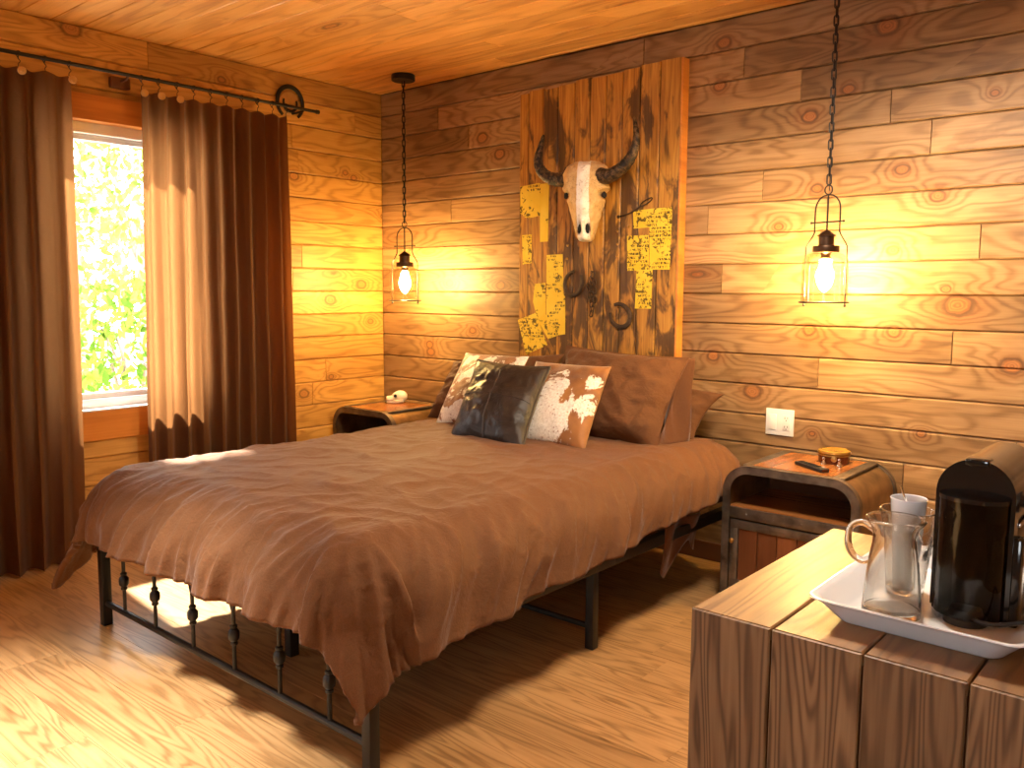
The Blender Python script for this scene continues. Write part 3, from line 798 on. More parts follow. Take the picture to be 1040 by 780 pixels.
# ------------------------------------------------------------------ nightstands
def nightstand(name, label, x0, x1, yf, yb, H):
    root = thing(name, label, 'nightstand', ((x0+x1)/2, (yf+yb)/2, 0), 'nightstands beside the bed')
    W = x1-x0; cxl = (x0+x1)/2; R = .105
    def outline(ins, zb):
        r = R-ins
        return [(x0+ins, zb)]+arc(x0+R, H-R, r, PI, PI/2, 12)+arc(x1-R, H-R, r, PI/2, 0, 12)+[(x1-ins, zb)]
    def strip(mb, o0, o1, d0, d1):
        """band between two outlines, extruded along y"""
        n = len(o0); b = len(mb.v)
        for d in (d0, d1):
            for p in o0: mb.vert((p[0], d, p[1]))
            for p in o1: mb.vert((p[0], d, p[1]))
        for i in range(n-1):
            mb.face((b+i, b+i+1, b+n+i+1, b+n+i)); mb.face((b+2*n+i, b+2*n+i+1, b+3*n+i+1, b+3*n+i))
            mb.face((b+i, b+i+1, b+2*n+i+1, b+2*n+i)); mb.face((b+n+i, b+n+i+1, b+3*n+i+1, b+3*n+i))
        for i in (0, n-1): mb.face((b+i, b+n+i, b+3*n+i, b+2*n+i))
    mb = MB(); strip(mb, outline(.004, .03), outline(.016, .03), yf+.004, yb-.004); part(mb, 'shell', M['brassy'], root, angle=40)
    for y0, y1, nm in ((yf-.004, yf+.026, 'front_frame'), (yb-.026, yb, 'rear_frame')):
        mb = MB(); strip(mb, outline(0, 0), outline(.030, 0), y0, y0+.006) if nm == 'front_frame' else strip(mb, outline(0, 0), outline(.030, 0), y1-.006, y1)
        strip(mb, outline(-.002, 0), outline(.004, 0), y0, y1)
        part(mb, nm, M['steel'], root, angle=40)
    # wooden top inlay between two steel straps
    xa, xb = x0+R-.015, x1-R+.015
    mb = MB(); mb.smooth = False
    plank(mb, (xa+.02, yf+.026, H-.004), (0, 1, 0), (1, 0, 0), (0, 0, 1), yb-yf-.052, xb-xa-.04, .008, .001, .5, 3.3, 7.1)
    part(mb, 'top_inlay', M['ns_wood'], root)
    for xs in (xa, xb):
        mb = MB(); mb.box((xs-.022, yf+.026, H-.005), (xs+.022, yb-.026, H+.0035), .001); part(mb, 'strap', M['steel'], root)
    # inside: shelf, back board, steel lip
    mb = MB(); mb.smooth = False
    plank(mb, (x0+.017, yf+.012, .378), (1, 0, 0), (0, 1, 0), (0, 0, 1), W-.034, yb-yf-.03, .018, .001, .4, 9.3, 2.1)
    part(mb, 'shelf', M['ns_wood'], root)
    mb = MB(); o = outline(.017, .02); mb.prism(o, lambda a, b, d: (a, d, b), yb-.022, yb-.014); part(mb, 'back_board', M['ns_dark'], root)
    mb = MB(); mb.box((x0+.028, yf-.002, .352), (x1-.028, yf+.010, .395), .001)
    for q in range(4):
        xx = x0+.1+q*(W-.2)/3
        mb.lathe([(.0, -.004), (.0045, -.002), (.005, .0)], (xx, yf-.002, .373), 10, M=Matrix.Translation((xx, yf-.002, .373)) @ Matrix.Rotation(PI/2, 4, 'X') @ Matrix.Rotation(PI, 4, 'X') @ Matrix.Translation((-xx, -(yf-.002), -.373)))
    part(mb, 'shelf_lip', M['steel'], root)
    mb = MB(); mb.box((x0+.017, yf+.01, .04), (x1-.017, yb-.02, .055), .001); part(mb, 'bottom_board', M['ns_dark'], root)
    # door
    dx0, dx1, dz0, dz1 = x0+.034, x1-.034, .065, .345
    mb = MB(); f = .034
    for (a, b, c, d) in ((dx0, dx1, dz1-f, dz1), (dx0, dx1, dz0, dz0+f), (dx0, dx0+f, dz0+f, dz1-f), (dx1-f, dx1, dz0+f, dz1-f)):
        mb.box((a, yf-.003, c), (b, yf+.012, d), .0015)
    dr = part(mb, 'door', M['steel'], root)
    Lr = root.location
    mb = MB(); nb = 5; bw = (dx1-dx0-2*f)/nb; r2 = random.Random(4)
    for q in range(nb):
        plank(mb, (dx0+f+q*bw, yf+.014, dz0+f), (0, 0, 1), (1, 0, 0), (0, -1, 0), dz1-dz0-2*f, bw, .012, .0025, r2.random(), r2.uniform(0, 30), r2.uniform(0, 30))
    mb.v = [(a-Lr.x, b-Lr.y, c-Lr.z) for a, b, c in mb.v]; mb.build('door_panel', M['ns_door'], dr)
    mb = MB(); kx, kz = dx0+.016, .262
    mt_ = Matrix.Translation((kx, yf-.003, kz)) @ Matrix.Rotation(PI/2, 4, 'X')
    mb.lathe([(.004, 0), (.004, .010), (.0095, .014), (.0105, .020), (.007, .026), (.0, .027)], (0, 0, 0), 16, M=mt_)
    mb.v = [(a-Lr.x, b-Lr.y, c-Lr.z) for a, b, c in mb.v]; mb.build('door_knob', M['brass'], dr)
    return root
M['ns_door'] = wood('red_mango_plank', (.24,.085,.03,1), (.17,.055,.018,1), (.08,.024,.009,1), rings=3., var=.4, rough=.38)
ns = nightstand('nightstand', 'rounded metal and wood nightstand by the light switch, holding the remote control', -1.542, -1.006, 3.105, 3.53, .565)
ns2 = copy_tree(ns); ns2.location.x = -3.80; ns2.location.y += .0
ns2['label'] = 'rounded metal and wood nightstand in the room corner, holding a small skull'

# things on the right nightstand (top z = .569)
ZN = .5695
rc = thing('remote_control', 'small black remote control on the nightstand top', 'remote control', (-1.235, 3.225, ZN), rz=math.atan2(-.105, .157))
mb = MB(); mb.box((-.085, -.019, .0), (.085, .019, .014), .006); mb.build('case', M['black_matt'], rc)
mb = MB()
for i in range(7):
    for j in range(3): mb.box((-.07+i*.017, -.0125+j*.0095, .0135), (-.06+i*.017, -.0065+j*.0095, .0165), .001)
mb.build('button_pad', M['rubber'], rc)
mb = MB(); mb.box((.078, -.012, .004), (.0865, .012, .011), .001); mb.build('sensor_window', M['amber'], rc)

tb = thing('trinket_box', 'round reddish-brown trinket box with brass trim, on the nightstand', 'box', (-1.215, 3.405, ZN))
mb = MB(); mb.lathe([(.058, 0), (.060, .003), (.060, .036), (.0, .036)], n=40); mb.build('box_body', M['amber'], tb)
mb = MB(); mb.lathe([(.061, .0365), (.0625, .039), (.0625, .046), (.0615, .050), (.054, .053), (.040, .0505), (.0, .0505)], n=40); lidp = mb.build('box_lid', M['lid'] if 'lid' in M else M['ns_wood'], tb)
mb = MB(); mb.lathe([(.0612, .031), (.0622, .031), (.0622, .036), (.0612, .036)], n=40, closed=True); mb.lathe([(.0627, .040), (.0637, .0405), (.0637, .0445), (.0627, .045)], n=40, closed=True); mb.build('brass_band', M['brass'], tb)
a = math.radians(-70)
mb = MB(); mx = Matrix.Rotation(a, 4, 'Z') @ Matrix.Translation((.0600, 0, .022)) @ Matrix.Rotation(PI/2, 4, 'Y')
mb.lathe([(.0, .004), (.006, .0035), (.0105, .002), (.0115, 0)], n=20, M=mx); mb.build('latch', M['brass'], tb)
for i, (dx, dy) in enumerate(((-.012, -.078), (.046, -.068))):
    s_ = thing('salt_shaker', ['left one' , 'r'][i], 'shaker', (-1.215+dx, 3.405+dy, ZN), 'silver shakers')
    s_['label'] = ['tiny polished silver figure before the trinket box, nearer the remote control', 'tiny polished silver figure before the trinket box, farther from the remote control'][i]
    s_['category'] = 'ornament'; s_['group'] = 'silver ornaments before the trinket box'; s_.name = 'silver_ornament'
    mb = MB(); mb.lathe([(.0105, 0), (.0115, .002), (.0105, .007), (.0065, .012), (.0045, .018), (.0055, .021)], n=20); mb.build('ornament_base', M['chrome'], s_)
    mb = MB(); mb.lathe([(.0, .0205), (.0056, .0215), (.0062, .026), (.0045, .030), (.0, .031)], n=20); mb.build('ornament_top', M['chrome'], s_)

# small skull on the left nightstand
sk = thing('skull_ornament', 'small white animal skull ornament on the corner nightstand', 'ornament', (-3.845, 3.43, ZN), rz=math.radians(-130))
def cran(u, v):
    th = 2*PI*u; k = PI*v
    x = -math.cos(k)*.046; r = math.sin(k)**.75*(.034 if x > -.01 else .034)
    fr = sstep(.0, .046, x)
    return Vector((x, r*math.cos(th)*(1-.35*fr), .042+r*math.sin(th)*(1.0-.2*fr)))
mb = MB(); mb.grid(cran, 28, 18, wrap_u=True); mb.build('cranium', M['bone_small'], sk)
def muz(u, v):
    th = 2*PI*u; x = .03+v*.052; r = .021-.006*v
    if v > .94: r *= .55
    return Vector((x, r*1.05*math.cos(th), .028+r*math.sin(th)))
mb = MB(); mb.grid(muz, 20, 10, wrap_u=True); b = len(mb.v); mb.face(list(range(b-20, b)))
for s in (-1, 1):
    mb.tube([(-.02, s*.030, .026), (.0, s*.041, .021), (.025, s*.037, .020), (.045, s*.02, .022)], [.004, .005, .005, .003], 8)
mb.build('muzzle', M['bone_small'], sk)
mb = MB()
for s in (-1, 1):
    mb.tube([(-.022, s*.028, .013), (.02, s*.026, .0065), (.055, s*.013, .006), (.078, s*.006, .008)], [.006, .0065, .006, .005], 8)
for i in range(6):
    for s in (-1, 1): mb.lathe([(.003, 0), (.0022, .008), (0, .010)], (.034+i*.008, s*(.018-i*.0017), .010), 6)
mb.build('jaw', M['bone_small'], sk)
for s in (-1, 1):
    mb = MB(); mb.lathe([(.0, .006), (.008, .004), (.0105, 0), (.008, -.004), (.0, -.006)], n=14, M=Matrix.Translation((.026, s*.025, .047)) @ Matrix.Rotation(s*-PI/2*.8, 4, 'X'))
    tag(mb.build('eye_socket', M['dark'], sk), 'dark hollow eye socket')
mb = MB(); mb.lathe([(.0, .004), (.006, .002), (.007, 0), (.0, -.003)], n=12, M=Matrix.Translation((.0815, 0, .033)) @ Matrix.Rotation(PI/2, 4, 'Y'))
tag(mb.build('nose_opening', M['dark'], sk), 'dark nose opening')

# ------------------------------------------------------------------ headboard panel and its hangings
PX0, PX1, YP = -2.968, -2.012, 3.500
xs = [PX0, -2.906, -2.808, -2.713, -2.608, -2.513, -2.420, -2.325, -2.227, -2.120, PX1]
mb = MB(); r3 = random.Random(21)
for i in range(len(xs)-1):
    top = 2.272+(xs[i]-PX0)*.032+r3.uniform(-.006, .006)
    plank(mb, (xs[i], YP+.022+0*r3.uniform(0, .004), .42), (0, 0, 1), (1, 0, 0), (0, -1, 0), top-.42, xs[i+1]-xs[i], .022, .004, r3.random(), r3.uniform(0, 40), r3.uniform(0, 40), g=.0018)
mb.smooth = False
mb.cur_rnd = .9
ph = thing('wall_panel', 'tall torched board panel behind the bed carrying skull, clippings and horseshoes', 'wall panel', (-2.49, 3.53, .42))
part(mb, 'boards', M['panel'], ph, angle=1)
mb = MB(); mb.smooth = False
for z in (.6, 1.35, 2.1): mb.box((PX0+.03, YP+.0222, z-.045), (PX1-.03, YW-.0005, z+.045), .002)
part(mb, 'batten', M['ns_dark'], ph)
mb = MB(); mb.smooth = False; mb.box((PX1+.0005, YP-.002, .42), (PX1+.012, YW-.0008, 2.298), .002)
part(mb, 'edge_board', M['trim_obj'], ph)

# clippings
papers = [
 ([(-2.958,1.796),(-2.822,1.806),(-2.823,1.639),(-2.87,1.632),(-2.915,1.629),(-2.957,1.658)], 'wide yellow clipping with a dark picture band, top of the panel’s window side'),
 ([(-2.826,1.800),(-2.764,1.800),(-2.769,1.504),(-2.821,1.503)], 'tall narrow plain yellow strip hanging below the left horn'),
 ([(-2.944,1.542),(-2.878,1.545),(-2.877,1.395),(-2.938,1.387)], 'small yellow clipping alone at the panel edge, level with the skull’s nose'),
 ([(-2.855,1.285),(-2.782,1.292),(-2.78,1.129),(-2.69,1.04),(-2.676,1.027),(-2.762,.998),(-2.828,1.09),(-2.865,1.191)], 'torn yellow clipping half tucked under the tall one by the upper horseshoe'),
 ([(-2.776,1.434),(-2.671,1.437),(-2.663,1.242),(-2.652,1.224),(-2.649,1.028),(-2.762,1.010),(-2.775,1.142)], 'tall yellow clipping beside the upper horseshoe'),
 ([(-2.969,1.093),(-2.845,1.134),(-2.765,.967),(-2.909,.909)], 'tilted yellow clipping lowest on the panel, just above the pillows'),
 ([(-2.161,1.57),(-2.041,1.567),(-2.046,1.351),(-2.155,1.352)], 'broad yellow clipping with rows of print at the panel’s switch-side edge'),
 ([(-2.253,1.631),(-2.131,1.636),(-2.041,1.636),(-2.041,1.549),(-2.167,1.549),(-2.247,1.547)], 'topmost yellow clipping of the cluster on the switch side'),
 ([(-2.284,1.514),(-2.162,1.515),(-2.158,1.349),(-2.279,1.348)], 'squarish yellow clipping with a large dark picture, in the switch-side cluster'),
 ([(-2.226,1.353),(-2.138,1.352),(-2.141,1.168),(-2.231,1.167)], 'lowest yellow clipping of the switch-side cluster, above the lower horseshoe'),
]
papers = [(p, l.replace('’', "'")) for p, l in papers]
lay = [1, 0, 0, 0, 1, 2, 0, 1, 1, 2]
inks = [.50, .66, .48, .56, .53, .47, .44, .46, .43, .45]
for i, ((poly, lab), ly) in enumerate(zip(papers, lay)):
    cxp = sum(p[0] for p in poly)/len(poly); czp = sum(p[1] for p in poly)/len(poly)
    y1 = YP-.0004-ly*.0005
    mb = MB(); mb.smooth = False
    mb.prism([(p[0]-cxp, p[1]-czp) for p in poly], lambda a, b, d: (a, d, b), -.0008, 0)
    o = mb.build('newspaper_clipping', paper('newsprint_%d' % i, i*2.31+.4, inks[i]), loc=(cxp, y1, czp), angle=10)
    tag(o, lab, 'clipping', 'yellowed clippings on the panel')

def horseshoe_pts(R, n=24, open_=.9, sx=.85):
    pts = []
    for i in range(n+1):
        a = math.radians(90)+math.radians(-360+open_*57.3)*(i/n-.5)*1.0 if False else None
    a0 = PI/2+open_/2+0; a1 = PI/2-open_/2+2*PI
    for i in range(n+1):
        a = a0+(a1-a0)*i/n
        pts.append((R*sx*math.cos(a), R*math.sin(a)))
    return pts
def horseshoe(name, label, c, R, rot, w=.013, depth=.007, normal='y', mat=None, group='horseshoes on the panel', cat='horseshoe'):
    """c = world centre; lies in the xz plane (normal y) or yz plane (normal x)"""
    root = tag(bpy.data.objects.new(name, None), label, cat, group); COL.objects.link(root); root.location = c
    pts = horseshoe_pts(R); cr, sr = math.cos(rot), math.sin(rot)
    P3 = []
    for a, b in pts:
        x, z = a*cr-b*sr, a*sr+b*cr
        P3.append((x, 0, z) if normal == 'y' else (0, x, z))
    mb = MB(); n = len(P3); rads = [w*(.62+.38*math.sin(PI*i/(n-1))) for i in range(n)]
    up = (0, 1, 0) if normal == 'y' else (1, 0, 0)
    mb.tube(P3, rads, 10, sq=(depth/w, 1), up=up)
    mb.build('shoe', mat or M['rust'], root, angle=50)
    for i in (4, 7, 10, n-11, n-8, n-5):
        nb = MB()
        p = Vector(P3[i]); d = Vector((0, -depth, 0)) if normal == 'y' else Vector((depth, 0, 0))
        nb.tube([p+d*.6, p+d*1.12], .0022, 6)
        nb.build('nail', M['dark'], root)
    return root
horseshoe('horseshoe', 'rusty horseshoe on the panel next to the tall yellow clipping, open end up', (-2.595, YP-.008, 1.288), .062, math.radians(-25), group='horseshoes on the panel')
horseshoe('horseshoe', 'rusty horseshoe on the panel, the lower one, turned on its side', (-2.312, YP-.008, 1.132), .062, math.radians(55), group='horseshoes on the panel')

# rusty chain in the middle
ch = thing('rusty_chain', 'short clump of rusty chain nailed to the middle of the panel', 'chain', (-2.479, YP, 1.33))
def link(mb, c, L, w, r, M3):
    pts = []
    for i in range(16):
        a = 2*PI*i/16
        x = w*math.cos(a); z = (L/2-w)*(1 if math.sin(a) > 0 else -1)+w*math.sin(a)
        pts.append(Vector(c)+M3 @ Vector((x, 0, z)))
    mb.tube(pts, r, 6, closed=True)
mb = MB(); rz_ = random.Random(2)
for i in range(9):
    z = 1.33-i*.024
    M3 = Matrix.Rotation((i % 2)*1.2+.2, 3, 'Z') @ Matrix.Rotation(rz_.uniform(-.3, .3), 3, 'Y')
    link(mb, (-2.479+rz_.uniform(-.006, .006), YP-.012, z), .034, .0085, .0028, M3)
for i in range(5):
    M3 = Matrix.Rotation((i % 2)*1.1+.4, 3, 'Z') @ Matrix.Rotation(rz_.uniform(-.6, .6), 3, 'Y')
    link(mb, (-2.462+rz_.uniform(-.004, .006)+(-.034 if i % 2 else 0), YP-.013, 1.295-i*.022), .032, .0085, .0028, M3)
part(mb, 'links', M['rust'], ch)
mb = MB(); mb.tube([(-2.479, YP-.0005, 1.345), (-2.479, YP-.018, 1.347)], .003, 8); part(mb, 'nail', M['rust'], ch)

# iron latch / bit above the right clippings
it = thing('iron_latch', 'old rusty iron latch with a loop above the switch-side clippings', 'latch', (-2.2, YP, 1.65))
mb = MB()
loop = [(-2.178+.036*math.cos(a)*math.cos(.45)-.009*math.sin(a)*math.sin(.45), YP-.006, 1.668+.036*math.cos(a)*math.sin(.45)+.009*math.sin(a)*math.cos(.45)) for a in [2*PI*i/20 for i in range(20)]]
mb.tube(loop, .0028, 6, closed=True); part(mb, 'loop', M['rust'], it)
mb = MB(); mb.tube(spline([(-2.337, YP-.005, 1.606), (-2.30, YP-.007, 1.612), (-2.262, YP-.007, 1.622), (-2.225, YP-.006, 1.640), (-2.205, YP-.005, 1.652)], 5), .0045, 8, sq=(.7, 1))
mb.lathe([(.0, -.004), (.008, -.003), (.009, 0)], n=12, M=Matrix.Translation((-2.333, YP-.004, 1.607)) @ Matrix.Rotation(-PI/2, 4, 'X'))
part(mb, 'bar', M['rust'], it)
for i, (x, z) in enumerate(((-2.641,1.479),(-2.643,1.413),(-2.34,1.539),(-2.338,1.476),(-2.34,1.418),(-2.277,1.559))):
    mb = MB(); mb.lathe([(.0, .007), (.004, .006), (.0062, .003), (.0066, .0)], n=14)
    o = mb.build('stud', M['brass'], loc=(x, YP, z)); o.rotation_euler = (PI/2, 0, 0)
    tag(o, ['brass stud on the panel, upper of the pair left of the skull muzzle', 'brass stud on the panel, lower of the pair above the upper horseshoe', 'brass stud highest in the column right of the muzzle', 'brass stud mid column right of the muzzle', 'brass stud lowest in the column right of the muzzle', 'brass stud just under the iron latch'][i], 'stud', 'brass studs on the panel')

# skull
SKX = -2.487
bs = thing('cattle_skull', 'bleached horned cattle skull with a white stripe, mounted on the board panel', 'skull', (SKX, YP-.055, 1.70), rz=math.radians(24))
sec = [  # z, half width, depth (out of the panel), centre depth
 (1.880,.030,.040),(1.872,.062,.070),(1.850,.098,.100),(1.815,.116,.120),(1.785,.112,.128),(1.755,.108,.132),(1.725,.112,.134),(1.700,.106,.134),(1.675,.090,.132),(1.645,.080,.128),(1.610,.070,.122),(1.575,.060,.116),(1.540,.050,.106),(1.512,.043,.094),(1.497,.034,.076),(1.492,.020,.056)]
zs = [s[0] for s in sec]
def sec_at(z):
    for i in range(len(sec)-1):
        if sec[i][0] >= z >= sec[i+1][0]:
            t = (sec[i][0]-z)/(sec[i][0]-sec[i+1][0]); t2 = t
            return tuple(sec[i][k]*(1-t2)+sec[i+1][k]*t2 for k in (1, 2))
    return sec[-1][1:]
def skf(u, v):
    z = 1.880-(1.880-1.492)*v
    hw_, d = sec_at(z)
    th = 2*PI*u
    x = hw_*math.copysign(abs(math.cos(th))**.85, math.cos(th)); y = math.sin(th)
    yy = (d*.75 if y > 0 else .035)*math.copysign(abs(y)**.8, y)
    # frontal ridge and cheek hollows
    f = max(0, y)
    ax = abs(x)
    yy += f*.008*math.exp(-(ax/.02)**2)
    yy -= f*.020*math.exp(-((ax-.062)/.016)**2-((z-1.625)/.05)**2)
    # eye sockets dent, brow bump
    e = math.exp(-((ax-.100)/.020)**2-((z-1.712)/.018)**2)
    x -= math.copysign(.030*e, x); yy -= .030*e*f
    bz = math.exp(-((ax-.098)/.022)**2-((z-1.745)/.014)**2); x += math.copysign(.010*bz, x); yy += .008*bz
    # nasal opening
    q = math.exp(-((ax-.020)/.011)**2-((z-1.552)/.030)**2); yy -= f*.040*q
    nz = noise.noise(Vector((x*22, yy*22, z*22)))*.005+noise.noise(Vector((x*70, yy*70, z*70)))*.0022
    if z > 1.84: z -= .014*math.exp(-(x/.022)**2)*sstep(1.84, 1.872, z)*(1 if y > -.4 else 0)
    return Vector((x+nz, -(yy+nz), z-1.70))
mb = MB(); mb.grid(skf, 64, 90, wrap_u=True)
mb.face(list(range(0, 64))); mb.face(list(range(len(mb.v)-64, len(mb.v))))
mb.build('skull_bone', M['bone'], bs, angle=80)
for s in (-1, 1):
    mb = MB(); mb.lathe([(.0, .010), (.011, .008), (.0165, 0), (.011, -.008), (.0, -.010)], n=18, M=Matrix.Translation((s*.094, -.040, .010)) @ Matrix.Rotation(s*1.15, 4, 'Z') @ Matrix.Rotation(PI/2, 4, 'X'))
    tag(mb.build('eye_socket', M['dark'], bs), 'dark hollow eye socket')
    mb = MB(); mb.lathe([(.0, .028), (.007, .018), (.010, 0), (.007, -.018), (.0, -.026)], n=14, M=Matrix.Translation((s*.019, -.064, -.150)) @ Matrix.Rotation(s*-.14, 4, 'Y') @ Matrix.Rotation(-.10, 4, 'X'))
    tag(mb.build('nostril', M['dark'], bs), 'dark nose opening')
def horn(pts, r0):
    P = spline(pts, 7); n = len(P); mb = MB(); rads = []
    for i in range(n):
        t = i/(n-1); rads.append(r0*(1-t)**.62*(1+.05*math.sin(i*2.1))+.0035)
    P = [Matrix.Rotation(-math.radians(24), 3, 'Z') @ Vector((p[0]-SKX, p[1]-(YP-.055), p[2]-1.70)) for p in P]
    mb.tube(P, rads, 16); return mb.build('horn', M['horn'], bs, angle=60)
horn([(-2.575,3.43,1.808),(-2.625,3.42,1.797),(-2.69,3.405,1.812),(-2.735,3.395,1.850),(-2.752,3.39,1.905),(-2.740,3.395,1.962),(-2.728,3.405,2.025)], .035)
horn([(-2.398,3.43,1.800),(-2.345,3.42,1.792),(-2.275,3.405,1.812),(-2.215,3.395,1.850),(-2.180,3.39,1.905),(-2.176,3.395,1.965),(-2.198,3.405,2.045)], .035)

# ------------------------------------------------------------------ pendants
def pendant(name, label, x, y, dz, rz, chain_tilt=0):
    root = thing(name, label, 'pendant lamp', (x, y, dz), 'cage pendant lamps', rz)
    top = ZC-dz                           # local ceiling height
    mb = MB(); mb.lathe([(.0, top-.032), (.062, top-.032), (.066, top-.029), (.066, top-.003), (.064, top)], n=36); mb.build('canopy', M['iron'], root)
    mb = MB(); z = top-.045; i = 0; L = .040
    while z > .455:
        M3 = Matrix.Rotation((i % 2)*PI/2+.4, 3, 'Z'); link(mb, (0, 0, z), L, .0080, .0027, M3); z -= L-.0075; i += 1
    mb.tube([(0.004, 0, top-.03), (.006, .003, (top+.45)/2), (.003, 0, .43)], .0016, 6)
    mb.build('chain', M['iron'], root)
    mb = MB(); link(mb, (0, 0, .434), .034, .0165, .0026, Matrix.Identity(3))
    mb.build('hanging_ring', M['iron'], root)
    # cage: two bowed uprights in one plane, cross bar, base ring
    prof = [(.0, .415), (.022, .411), (.042, .396), (.053, .372), (.055, .335), (.055, .285), (.058, .268), (.075, .242), (.088, .222), (.091, .195), (.091, .012), (.091, -.008)]
    mb = MB()
    for s in (-1, 1):
        P = spline([(s*a, 0, b) for a, b in prof], 5); mb.tube(P, .0030, 8)
        mb.lathe([(.0, -.014), (.005, -.012), (.006, -.008), (.004, -.003), (.003, .0)], (s*.091, 0, 0), 10)
    mb.tube([(-.068, 0, .312), (.068, 0, .312)], .0032, 8)
    for s in (-1, 1): mb.lathe([(.0, -.005), (.005, -.003), (.005, .003), (.0, .005)], (s*.070, 0, .312), 10)
    mb.tube([(0, 0, .418), (0, 0, .28)], .0035, 8)
    mb.build('cage', M['iron'], root)
    mb = MB(); ring = [(.091*math.cos(2*PI*i/36), .091*math.sin(2*PI*i/36), .004) for i in range(36)]
    mb.tube(ring, .0032, 8, closed=True)
    mb.build('base_ring', M['iron'], root)
    mb = MB(); mb.lathe([(.0, .285), (.008, .280), (.034, .262), (.036, .258), (.029, .256), (.029, .226), (.031, .224), (.031, .222), (.049, .221), (.050, .218), (.050, .199), (.048, .196), (.026, .196), (.020, .190), (.018, .172), (.0, .172)], n=32)
    mb.build('socket', M['socket'], root)
    mb = MB(); mb.lathe([(.046, .197), (.060, .193), (.076, .183), (.084, .166), (.086, .14), (.086, .008), (.0845, .008), (.0845, .14), (.0825, .165), (.075, .181), (.059, .191), (.046, .195)], n=44, closed=True)
    mb.build('glass_shade', M['shade_glass'], root, angle=80)
    mb = MB(); mb.lathe([(.0, .045), (.006, .047), (.014, .054), (.024, .070), (.031, .090), (.033, .105), (.030, .122), (.022, .142), (.016, .156), (.0135, .172), (.0, .172)], n=28)
    mb.build('bulb', M['bulb'], root)
    return root
M['socket'] = plain('bronze_socket', (.06,.028,.012,1), .4, .7, .5)
pendant('pendant_lamp', 'black cage pendant lamp hanging in the corner above the skull nightstand', -3.66, 3.312, 1.186, math.radians(10))
pendant('pendant_lamp', 'black cage pendant lamp hanging above the nightstand with the remote control', -1.250, 3.312, 1.207, math.radians(-14))

# ------------------------------------------------------------------ light switch
sw = thing('light_switch', 'white two-gang plate with a rocker switch and an outlet', 'light switch', (-1.508, YW-.0, .685))
mb = MB(); mb.box((-.063, -.0065, -.0575), (.063, -.0003, .0575), .003); mb.build('cover_plate', M['white_plastic'], sw)
mb = MB(); mb.box((-.048, -.0105, -.034), (-.014, -.006, .034), .002); mb.build('rocker', M['white_plastic'], sw)
mb = MB(); mb.box((.014, -.0085, -.034), (.048, -.006, .034), .002); ol = mb.build('outlet', M['white_plastic'], sw)
for z in (-.019, .019):
    mb = MB(); mb.box((.023, -.0092, z-.003), (.0255, -.0082, z+.006)); mb.box((.035, -.0092, z-.002), (.0375, -.0082, z+.006)); mb.box((.0285, -.0092, z-.011), (.0325, -.0082, z-.006))
    mb.build('outlet_socket', M['slot'], ol)

# ------------------------------------------------------------------ curtains, rod
XROD = XW+.105; ZROD = 2.238
rod = thing('curtain_rod', 'thin black curtain rod over the window', 'curtain rod', (XROD, 1.6, ZROD))
mb = MB(); mb.tube([(XROD, .25, ZROD), (XROD, 2.99, ZROD)], .0085, 12); part(mb, 'pole', M['iron'], rod)
mb = MB(); mb.tube([(XROD, 2.99, ZROD), (XROD, 3.008, ZROD)], .0115, 12); part(mb, 'end_cap', M['iron'], rod)
mb = MB(); mb.box((XW+.0005, 1.885, ZROD-.05), (XW+.035, 1.975, ZROD+.0), .004); mb.tube([(XW+.03, 1.93, ZROD-.02), (XROD-.02, 1.93, ZROD-.02), (XROD, 1.93, ZROD-.006)], .006, 8); part(mb, 'bracket', M['ns_dark'], rod)
# horseshoe bracket by the wall end
hb = thing('horseshoe_plaque', 'pair of nested dark horseshoes on a wooden disc by the rod end', 'plaque', (XW, 2.884, 2.281))
mb = MB(); mb.lathe([(.0, .008), (.060, .008), (.064, .005), (.064, .0003)], n=36, M=Matrix.Translation((XW, 2.884, 2.281)) @ Matrix.Rotation(PI/2, 4, 'Y')); part(mb, 'wooden_disc', M['disc'], hb)
for R_, xx, nm in ((.088, .012, 'outer_horseshoe'), (.046, .014, 'inner_horseshoe')):
    pts = [(0, a, -b) for a, b in horseshoe_pts(R_, open_=1.3 if R_ > .06 else 2.4, sx=.95)]
    if R_ < .06: pts = [(0, a, b) for _, a, b in [(0, p[1], -p[2]) for p in pts]]
    P3 = [(XW+xx, 2.884+p[1], 2.281+p[2]) for p in pts]
    mb = MB(); n = len(P3); mb.tube(P3, [(.013 if R_ > .06 else .008)*(.65+.35*math.sin(PI*i/(n-1))) for i in range(n)], 10, sq=(.6, 1), up=(1, 0, 0)); part(mb, nm, M['iron'], hb)
mb = MB(); mb.tube([(XW+.008, 2.90, 2.225), (XROD-.01, 2.90, 2.226), (XROD+.004, 2.90, ZROD-.012)], .006, 8); part(mb, 'hook', M['iron'], hb)

